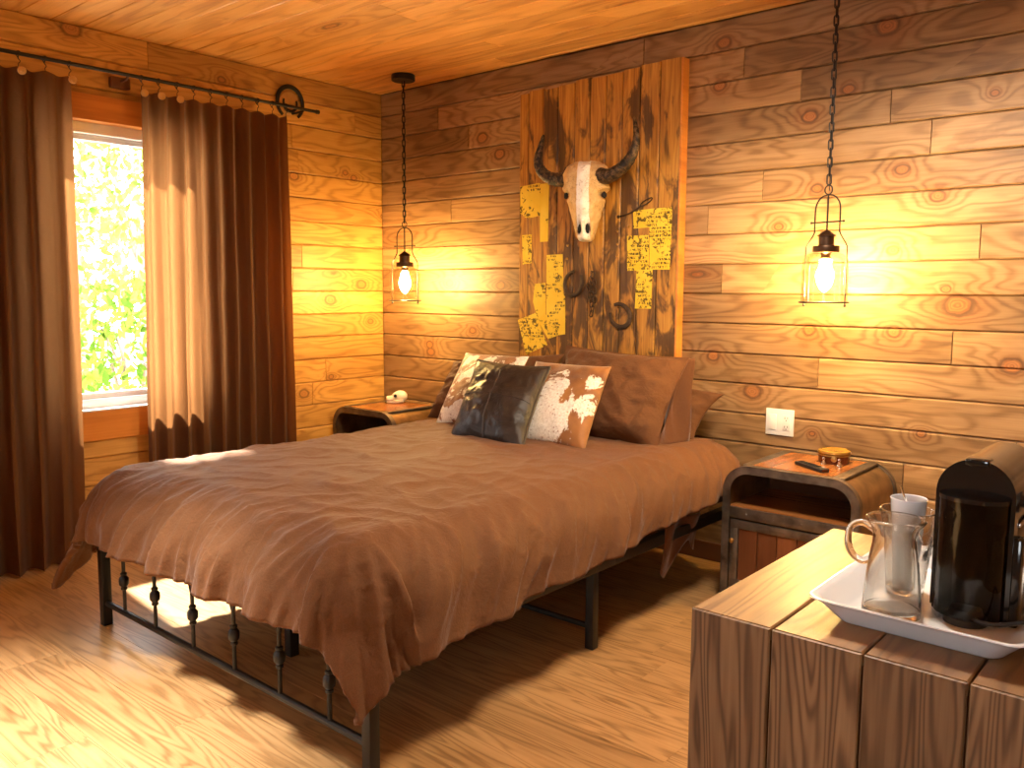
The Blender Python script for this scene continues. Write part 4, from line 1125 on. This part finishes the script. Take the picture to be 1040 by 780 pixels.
def curtain(name, label, y0t, y1t, y0b, y1b, ztop, zbot, nf, amp, xb, seed, xflare=0.):
    rs = random.Random(seed)
    ph_ = [rs.uniform(-.5, .5) for _ in range(nf+2)]; am = [rs.uniform(.6, 1.25) for _ in range(nf+2)]
    def f(u, v):
        # v: 0 bottom .. 1 top
        z = zbot+(ztop-zbot)*v
        y = (y0b+(y1b-y0b)*u)*(1-v)+(y0t+(y1t-y0t)*u)*v
        k = u*nf; i = int(min(k, nf-1)); fr = k-i
        a = am[i]*(1-fr)+am[i+1]*fr; p_ = ph_[i]*(1-fr)+ph_[i+1]*fr
        th = 2*PI*k+p_*1.2
        A = amp*a*(.62+.38*(1-v))*(1.0 if v < .97 else 1-.4*(v-.97)/.03)
        x = xb+xflare*(1-v)+A*math.sin(th)+A*.28*math.sin(2*th+1.3+v*1.2)
        y += A*.45*math.cos(th+.6)*(.7+.3*(1-v))
        x += .010*noise.noise(Vector((u*6+seed, v*3.2, 2)))+.004*noise.noise(Vector((u*20, v*8+seed, 7)))
        y += .012*noise.noise(Vector((u*5, v*2.5+seed, 9)))*(1-v)
        z += -.012*(.5-.5*math.cos(2*PI*u*nf))*sstep(.93, 1, v)     # scallop between rings
        return Vector((x, y, z))
    mb = MB(); mb.grid(f, nf*22, 70)
    root = thing(name, label, 'curtain', (xb, (y0t+y1t)/2, zbot))
    o = part(mb, 'curtain_panel', M['curtain'], root, angle=180)
    return root, f
cl, fl = curtain('window_curtain', 'long brown linen curtain on the window side away from the corner, reaching the floor', .72, 1.668, .70, 1.60, 2.185, .012, 9, .040, XROD, 4, .075)
cr, fr_ = curtain('window_curtain', 'brown linen curtain between window gap and corner, glowing with daylight', 1.985, 2.79, 1.93, 2.80, 2.182, .03, 9, .034, XROD, 8, .0)
def ringset(root, f, nf, y_from=0, brass=()):
    for i in range(nf+1):
        u = min(.995, max(.005, (i+.0)/nf)); p = f(u, 1.0)
        yy = p.y
        mb = MB(); R_ = .0155
        pts = [(XROD+R_*math.cos(a), yy+.004*math.sin(a*2), ZROD-.006+R_*math.sin(a)) for a in [2*PI*k/18 for k in range(18)]]
        mb.tube(pts, .0022, 6, closed=True)
        mb.tube(spline([(XROD, yy, ZROD-.0215), (XROD+.004, yy+.006, ZROD-.032), (p.x*.5+XROD*.5, yy, ZROD-.042), (p.x, yy, p.z-.004)], 4), .0018, 6)
        Lr = root.location; mb.v = [(a-Lr.x, b-Lr.y, c-Lr.z) for a, b, c in mb.v]
        rg = mb.build('curtain_ring', M['iron'], root)
        if i in brass:
            k = MB(); k.lathe([(.0, .007), (.006, .0065), (.0065, .004), (.0165, .0035), (.0175, 0), (.0165, -.003), (.0, -.003)], n=20, M=Matrix.Translation((max(p.x, XROD)+.022, yy+.004, ZROD-.074)) @ Matrix.Rotation(-.5, 4, 'Z') @ Matrix.Rotation(PI/2, 4, 'Y'))
            k.tube([(p.x, yy, p.z-.002), (max(p.x, XROD)+.018, yy+.003, ZROD-.066)], .002, 6)
            k.v = [(a-Lr.x, b-Lr.y, c-Lr.z) for a, b, c in k.v]; k.build('brass_disc', M['brass'], rg)
ringset(cl, fl, 9, brass=(6, 7, 9)); ringset(cr, fr_, 9, brass=(0, 1, 2))

# ------------------------------------------------------------------ plank cabinet in the foreground
BX0, BX1, BY0, BY1, BH = -.636, .30, 1.180, 1.790, .75
cb = thing('plank_cabinet', 'low brown plank cabinet in front carrying the coffee tray', 'cabinet', ((BX0+BX1)/2, (BY0+BY1)/2, 0))
r4 = random.Random(8); nb = 7; bw = (BX1-BX0)/nb
rn = [.95, .55, .35, .15, .5, .4, .6]; rf = [.55, .75, .25, .45, .6, .3, .5]
mt_ = MB(); mf = MB(); mbk = MB()
for i in range(nb):
    x = BX0+i*bw
    plank(mt_, (x, BY0+.0035, BH-.02), (0, 1, 0), (1, 0, 0), (0, 0, 1), BY1-BY0-.0035, bw, .020, .0025, rn[i], r4.uniform(0, 40), r4.uniform(0, 40), g=.0015)
    plank(mf, (x, BY0+.0035, .002), (0, 0, 1), (1, 0, 0), (0, -1, 0), BH-.0025, bw, .0045, .0025, rf[i], r4.uniform(0, 40), r4.uniform(0, 40), g=.0015)
part(mt_, 'top', M['box_top'], cb, angle=1); part(mf, 'front_panel', M['box_front'], cb, angle=1)
ms = MB()
for k in range(4):
    plank(ms, (BX0+.022, BY0+.021+k*.14, .002), (0, 0, 1), (0, 1, 0), (-1, 0, 0), BH-.024, .14, .019, .003, r4.random(), r4.uniform(0, 40), r4.uniform(0, 40))
part(ms, 'side_panel', M['box_front'], cb, angle=1)
mb = MB(); mb.smooth = False; mb.box((BX0+.03, BY0+.03, .01), (BX1-.03, BY1-.02, BH-.022)); part(mb, 'carcass', M['ns_dark'], cb)

# tray
TX0, TX1, TY0, TY1, TZ = -.478, -.180, 1.238, 1.640, BH+.0005
tr = thing('serving_tray', 'white rectangular tray with flared rim on the plank cabinet', 'tray', ((TX0+TX1)/2, (TY0+TY1)/2, TZ))
def rrect(ins, r, n=8):
    hx, hy = (TX1-TX0)/2-ins, (TY1-TY0)/2-ins; out = []
    for (sx, sy, a) in ((1, 1, 0), (-1, 1, PI/2), (-1, -1, PI), (1, -1, 1.5*PI)):
        out += [(sx*(hx-r)+r*math.cos(a+PI/2*i/n), sy*(hy-r)+r*math.sin(a+PI/2*i/n)) for i in range(n+1)]
    return out
prof = [(.040, .0, .020), (.036, .003, .022), (.012, .030, .03), (.003, .037, .03), (.0, .0385, .03), (.0005, .0405, .03), (.004, .041, .03), (.014, .035, .03), (.036, .011, .026), (.045, .0065, .02), (.060, .006, .015)]
mb = MB(); loops = []
for (ins, z, r) in prof:
    L = rrect(ins, r); b = len(mb.v)
    for p in L: mb.vert((p[0], p[1], z))
    loops.append((b, len(L)))
for (b, n), (c, _) in zip(loops, loops[1:]):
    for i in range(n): mb.face((b+i, b+(i+1) % n, c+(i+1) % n, c+i))
b, n = loops[0]; mb.face([b+i for i in range(n)][::-1]); b, n = loops[-1]; mb.face([b+i for i in range(n)])
mb.build('tray_body', M['tray'], tr, angle=50)
ZT = TZ+.0065

def glass_vessel(name, label, x, y, prof_o, wall, group=None):
    root = thing(name, label, 'glass', (x, y, ZT), group)
    inner = [(max(0, r-wall), z if i else z) for i, (r, z) in enumerate(prof_o)]
    base = .008
    prof = [(0, 0)]+prof_o+[(r-wall, z) for r, z in prof_o[::-1] if z > base]+[(0, base)]
    mb = MB(); mb.lathe(prof, n=44); mb.build('glass_body', M['glass'], root, angle=70)
    return root
m1 = glass_vessel('glass_mug', 'clear glass mug with a loop handle at the front of the tray', -.381, 1.342, [(.040, 0), (.0425, .003), (.0425, .012), (.040, .045), (.036, .085), (.0315, .112), (.031, .125), (.035, .138), (.0425, .1475), (.0435, .150), (.042, .152)], .0028, 'clear glasses on the tray')
mb = MB(); hd = spline([(-.029, 0, .127), (-.048, -.004, .137), (-.064, -.006, .128), (-.067, -.007, .105), (-.060, -.006, .085), (-.046, -.003, .076), (-.036, 0, .080)], 6)
mb.tube(hd, .0052, 12); h_ = mb.build('handle', M['glass'], m1)
m2 = glass_vessel('glass_tumbler', 'clear conical glass behind the mug, holding the white cup', -.398, 1.468, [(.027, 0), (.030, .002), (.031, .010), (.044, .135), (.0445, .137), (.043, .138)], .0025, 'clear glasses on the tray')
cp = thing('paper_cup', 'small white cup standing inside the conical glass', 'cup', (-.398, 1.468, ZT+.0085))
mb = MB(); mb.lathe([(0, 0), (.018, 0), (.0275, .146), (.0285, .1475), (.0275, .149), (.026, .1475), (.0165, .003), (0, .003)], n=36); mb.build('cup_body', M['ceramic'], cp)
for i, (a, b, w_, nm) in enumerate((((-.380, 1.462, ZT+.100), (-.405, 1.440, ZT+.182), .0028, 'thin'), ((-.366, 1.476, ZT+.07), (-.338, 1.462, ZT+.170), .006, 'wide'))):
    s_ = thing('spoon', ['thin metal spoon leaning in the white cup', 'broad grey spoon handle leaning in the conical glass'][i], 'spoon', a, 'spoons in the glasses')
    A = Vector(a); B = Vector(b); d = (B-A)
    mb = MB(); mb.tube([(0, 0, 0), d*.5, d], [w_*.8, w_, w_*1.15], 10, sq=(.45, 1)); mb.build('spoon_handle', M['chrome'], s_)
    mb = MB(); mb.lathe([(0, -.020), (.008, -.014), (.010, -.004), (.006, .006), (.002, .012)], n=16, M=d.to_track_quat('Z', 'Y').to_matrix().to_4x4() @ Matrix.Diagonal((1, .35, 1, 1))); mb.build('spoon_bowl', M['chrome'], s_)

# espresso machine (rear with the water tank towards the camera)
em = thing('espresso_machine', 'black capsule coffee machine with clear water tank, on the white tray', 'coffee machine', (-.287, 1.45, ZT))
mw, yF, yR = .052, -.055, .165      # half width, rear (tank side) and front in local y
def dome(mb, hw_, z0, zc, y0, y1, n=20, ins=0.):
    o = [(-hw_, z0)]+[(-p[0], p[1]) if False else p for p in [(hw_*math.cos(a), zc+hw_*math.sin(a)) for a in [PI-PI*i/n for i in range(n+1)]]]+[(hw_, z0)]
    mb.prism(o, lambda a, b, d: (a, d, b), y0, y1)
mb = MB(); dome(mb, mw+.002, .012, .192, yF+.004, yF+.030); mb.build('rear_frame', M['black_gloss'], em, angle=40)
mb = MB(); dome(mb, mw, .150, .192, yF+.030, yR); mb.build('top_shell', M['bronze_gloss'], em, angle=40)
mb = MB(); mb.box((-mw-.004, yF+.020, .0), (mw+.010, yR-.01, .012), .003); mb.box((-mw+.004, yF+.03, .012), (mw-.004, yR-.06, .150), .004); mb.build('base', M['black_matt'], em)
for s in (-1, 1):
    mb = MB(); mb.box((s*mw-.002, yF+.030, .012), (s*mw+.002, yR-.05, .150), .0015); mb.build('side_panel', M['bronze_gloss'] if s > 0 else M['black_gloss'], em)
    mb = MB(); mb.box((s*(mw+.003)-.0015, yF+.034, .146), (s*(mw+.003)+.0015, yR-.01, .152), .001); mb.build('chrome_strip', M['chrome'], em)
mb = MB(); mb.box((mw-.002, yF+.006, .0), (mw+.014, yF+.035, .135), .005); mb.build('side_rib', M['black_gloss'], em)
# half-round tank in front
def tank_outline(k, inset=0.):
    return [(math.cos(a)*(.0475-inset), yF+.004-math.sin(a)*(.040-inset)) for a in [PI*i/24 for i in range(25)]]
def tankw(mb, z0, z1, inset, cap=True):
    o = tank_outline(0, inset); n = len(o); b = len(mb.v)
    for z in (z0, z1):
        for p in o: mb.vert((p[0], p[1], z))
    for i in range(n): j = (i+1) % n; mb.face((b+i, b+j, b+n+j, b+n+i))
    if cap: mb.face(list(range(b, b+n))); mb.face(list(range(b+n, b+2*n)))
mb = MB(); tankw(mb, .010, .186, 0.); mb.build('water_tank', M['tank'], em, angle=40)
mb = MB(); tankw(mb, .186, .192, -.001); mb.build('tank_lid', M['black_gloss'], em, angle=40)
mb = MB(); mb.lathe([(.030, .0), (.030, .010), (.024, .012), (.022, .022), (.0, .024)], (0, yF-.010, .0), 28); mb.build('tank_valve', M['black_matt'], em)
mb = MB(); mb.tube([(-.040, yF-.012, .005), (-.034, yF-.028, .006), (-.028, yF-.014, .006)], .003, 8); mb.build('tank_foot', M['shade_glass'], em)
mb = MB(); mb.tube(spline([(.0, yF-.005, .014), (.02, yF-.032, .013), (.05, yF-.036, .016), (.09, yF-.030, .030), (.13, yF-.02, .036), (.20, yF+.04, .0)], 6), .0034, 8); mb.build('power_cord', M['rubber'], em)
mb = MB(); mx = Matrix.Translation((mw+.001, .07, .168)) @ Matrix.Rotation(PI/2, 4, 'Y'); mb.lathe([(.010, 0), (.010, .010), (.018, .012), (.019, .030), (.015, .034), (0, .034)], n=24, M=mx); mb.build('side_knob', M['black_matt'], em)
mb = MB(); mb.box((-.016, yF+.0, .236), (.016, yF+.03, .247), .003); mb.build('lever_hinge', M['black_gloss'], em)
mb = MB(); mb.box((-.02, yR-.03, .15), (.02, yR+.02, .19), .006); mb.lathe([(.012, .125), (.012, .15)], (0, yR+.004, 0), 16); mb.build('coffee_spout', M['black_gloss'], em)

# ------------------------------------------------------------------ outdoors
mb = MB(); mb.smooth = False; mb.box((-30, -12, -.5), (XW-.16, 22, -.35)); tag(mb.build('ground', M['snow']), kind='structure')
def bush(name, label, c, rx, rz_, n, size, mat, seed, trunk=True):
    rs = random.Random(seed); root = thing(name, label, 'tree' if trunk else 'bush', (c[0], c[1], -.35))
    mb = MB(); mb.smooth = False
    zc = c[2]+.35
    for i in range(n):
        while True:
            p = Vector((rs.uniform(-1, 1), rs.uniform(-1, 1), rs.uniform(-1, 1)))
            if .25 < p.length < 1: break
        cl_ = noise.noise(p*2.6+Vector((seed, 0, 0)))
        if cl_ < -.05: continue
        p = Vector((p.x*rx, p.y*rx, p.z*rz_+zc))
        q = Quaternion((rs.uniform(-1, 1), rs.uniform(-1, 1), rs.uniform(-1, 1), rs.uniform(-1, 1))).normalized()
        s = size*rs.uniform(.6, 1.3); mb.cur_rnd = rs.random()
        ids = [mb.vert(p+q @ Vector(a)*s) for a in ((0, -1, 0), (.42, -.2, .08), (.3, .5, .05), (0, 1, -.1), (-.3, .5, .05), (-.42, -.2, .08))]
        mb.face(ids)
    me_ = mb.build('foliage', mat, root, angle=1)
    t = MB()
    if trunk:
        t.tube([(0, 0, 0), (.05, .03, zc*.5), (0, -.04, zc+rz_*.5)], [.09, .07, .02], 8)
    for i in range(7):
        a = rs.uniform(0, 6.28); z = zc*(.35 if not trunk else .7)
        t.tube([(0, 0, z*.3 if not trunk else z), (rx*.3*math.cos(a), rx*.3*math.sin(a), zc), (rx*.75*math.cos(a), rx*.75*math.sin(a), zc+rz_*rs.uniform(-.2, .6))], [.025, .016, .005], 6)
    t.build('trunk' if trunk else 'stem', M['bark'], root)
    return root
bush('garden_tree', 'light green leafy tree outside the window, beside the curtain edge', (-8.6, 3.5, 2.2), .9, 1.4, 1500, .06, M['leaf'], 3)
bush('garden_tree', 'pale green leafy tree outside, behind the nearer ones', (-11.8, 5.7, 2.4), 1.3, 1.7, 1300, .07, M['leaf'], 5)
bush('garden_tree', 'tall pale tree farther off outside the window', (-16.5, 7.6, 3.2), 2.0, 2.6, 1200, .10, M['leaf'], 8)
bush('garden_bush', 'dense green bush outside in the lower window', (-7.2, 3.4, .62), .65, .78, 2300, .055, M['leaf'], 11, trunk=False)
bush('garden_bush', 'green bush outside below the light tree', (-5.75, 2.42, .10), .42, .42, 900, .05, M['leaf2'], 13, trunk=False)

# ------------------------------------------------------------------ light
w = bpy.data.worlds.new('World'); SC.world = w; w.use_nodes = True
nt = w.node_tree; bg = nt.nodes['Background']
bg.inputs[0].default_value = (.95, .97, 1.0, 1); bg.inputs[1].default_value = 9.
def portal(name, loc, rot, sx, sy):
    l = bpy.data.lights.new(name, 'AREA'); l.shape = 'RECTANGLE'; l.size = sx; l.size_y = sy; l.cycles.is_portal = True
    o = bpy.data.objects.new(name, l); COL.objects.link(o); o.location = loc; o.rotation_euler = rot
for W_ in (WIN, ADDED_WIN):
    portal('window_portal', (XW-.14, (W_[0]+W_[1])/2, (W_[2]+W_[3])/2), (0, -PI/2, 0), W_[3]-W_[2], W_[1]-W_[0])
portal('window_portal', (.7, YF-.11, 1.475), (PI/2, 0, PI), 1.2, 1.25)
sun = bpy.data.lights.new('sun', 'SUN'); sun.energy = 42.; sun.angle = math.radians(2.5); sun.color = (1., .95, .86)
so = bpy.data.objects.new('sun', sun); COL.objects.link(so)
so.rotation_euler = Vector((1, -.13, -1.02)).to_track_quat('-Z', 'Y').to_euler()

cl_ = thing('ceiling_lamp', 'round flush ceiling lamp in the middle of the room', 'ceiling lamp', (-.90, 2.20, ZC))
mb = MB(); mb.lathe([(.0, 0), (.15, 0), (.155, -.006), (.155, -.030), (.148, -.034), (.0, -.034)], n=40); mb.build('housing', M['vinyl'], cl_)
ls = bpy.data.lights.new('lamp_beam', 'SPOT'); ls.energy = LAMP; ls.color = (1., .86, .68); ls.spot_size = math.radians(172); ls.spot_blend = .35; ls.shadow_soft_size = .19
lo = bpy.data.objects.new('lamp_beam', ls); COL.objects.link(lo); lo.location = (0, 0, -.15); lo.parent = cl_
sl = thing('added_floor_spot', 'added ceiling spotlight brightening the floor near the foot of the bed', 'spotlight', (-2.3, .60, ZC))  # unseen spot added to put a bright pool on the floor
mb = MB(); mb.lathe([(.0, 0), (.075, 0), (.075, -.012), (.055, -.014), (.055, -.075), (.052, -.078), (.048, -.075), (.048, -.03), (.0, -.03)], n=32); mb.build('housing', M['iron'], sl)
ls = bpy.data.lights.new('added_spot_beam', 'SPOT'); ls.energy = SPOT; ls.color = (1., .96, .90); ls.spot_size = math.radians(52); ls.spot_blend = 1.; ls.shadow_soft_size = .14
lo = bpy.data.objects.new('added_spot_beam', ls); COL.objects.link(lo); lo.location = (0, 0, -.085); lo.parent = sl

# ------------------------------------------------------------------ camera
yaw, pit, roll = [math.radians(a) for a in (-40.69, 6.268, .31)]
cy, sy, cp_, sp__ = math.cos(yaw), math.sin(yaw), math.cos(pit), math.sin(pit)
fw = Vector((sy*cp_, cy*cp_, -sp__)); rt = Vector((cy, -sy, 0)); up = rt.cross(fw)
c_, s_ = math.cos(roll), math.sin(roll)
r2_, u2_ = rt*c_+up*s_, up*c_-rt*s_
cam = bpy.data.cameras.new('camera'); cam.sensor_width = 36; cam.lens = 863.67/1040*36; cam.clip_start = .02
co = bpy.data.objects.new('camera', cam); COL.objects.link(co)
mtx = Matrix((r2_, u2_, -fw)).transposed().to_4x4(); mtx.translation = Vector((0, 0, 1.25)); co.matrix_world = mtx
SC.camera = co

vs = SC.view_settings
SC.display_settings.display_device = 'sRGB'
vs.view_transform = 'Standard'; vs.look = 'None'; vs.exposure = .86; vs.gamma = 1.0; vs.use_curve_mapping = False
cyc = SC.cycles
cyc.use_denoising = True
cyc.max_bounces = 10; cyc.diffuse_bounces = 5; cyc.glossy_bounces = 5; cyc.transmission_bounces = 10; cyc.transparent_max_bounces = 16
cyc.caustics_reflective = False; cyc.caustics_refractive = True
cyc.sample_clamp_indirect = 8.0
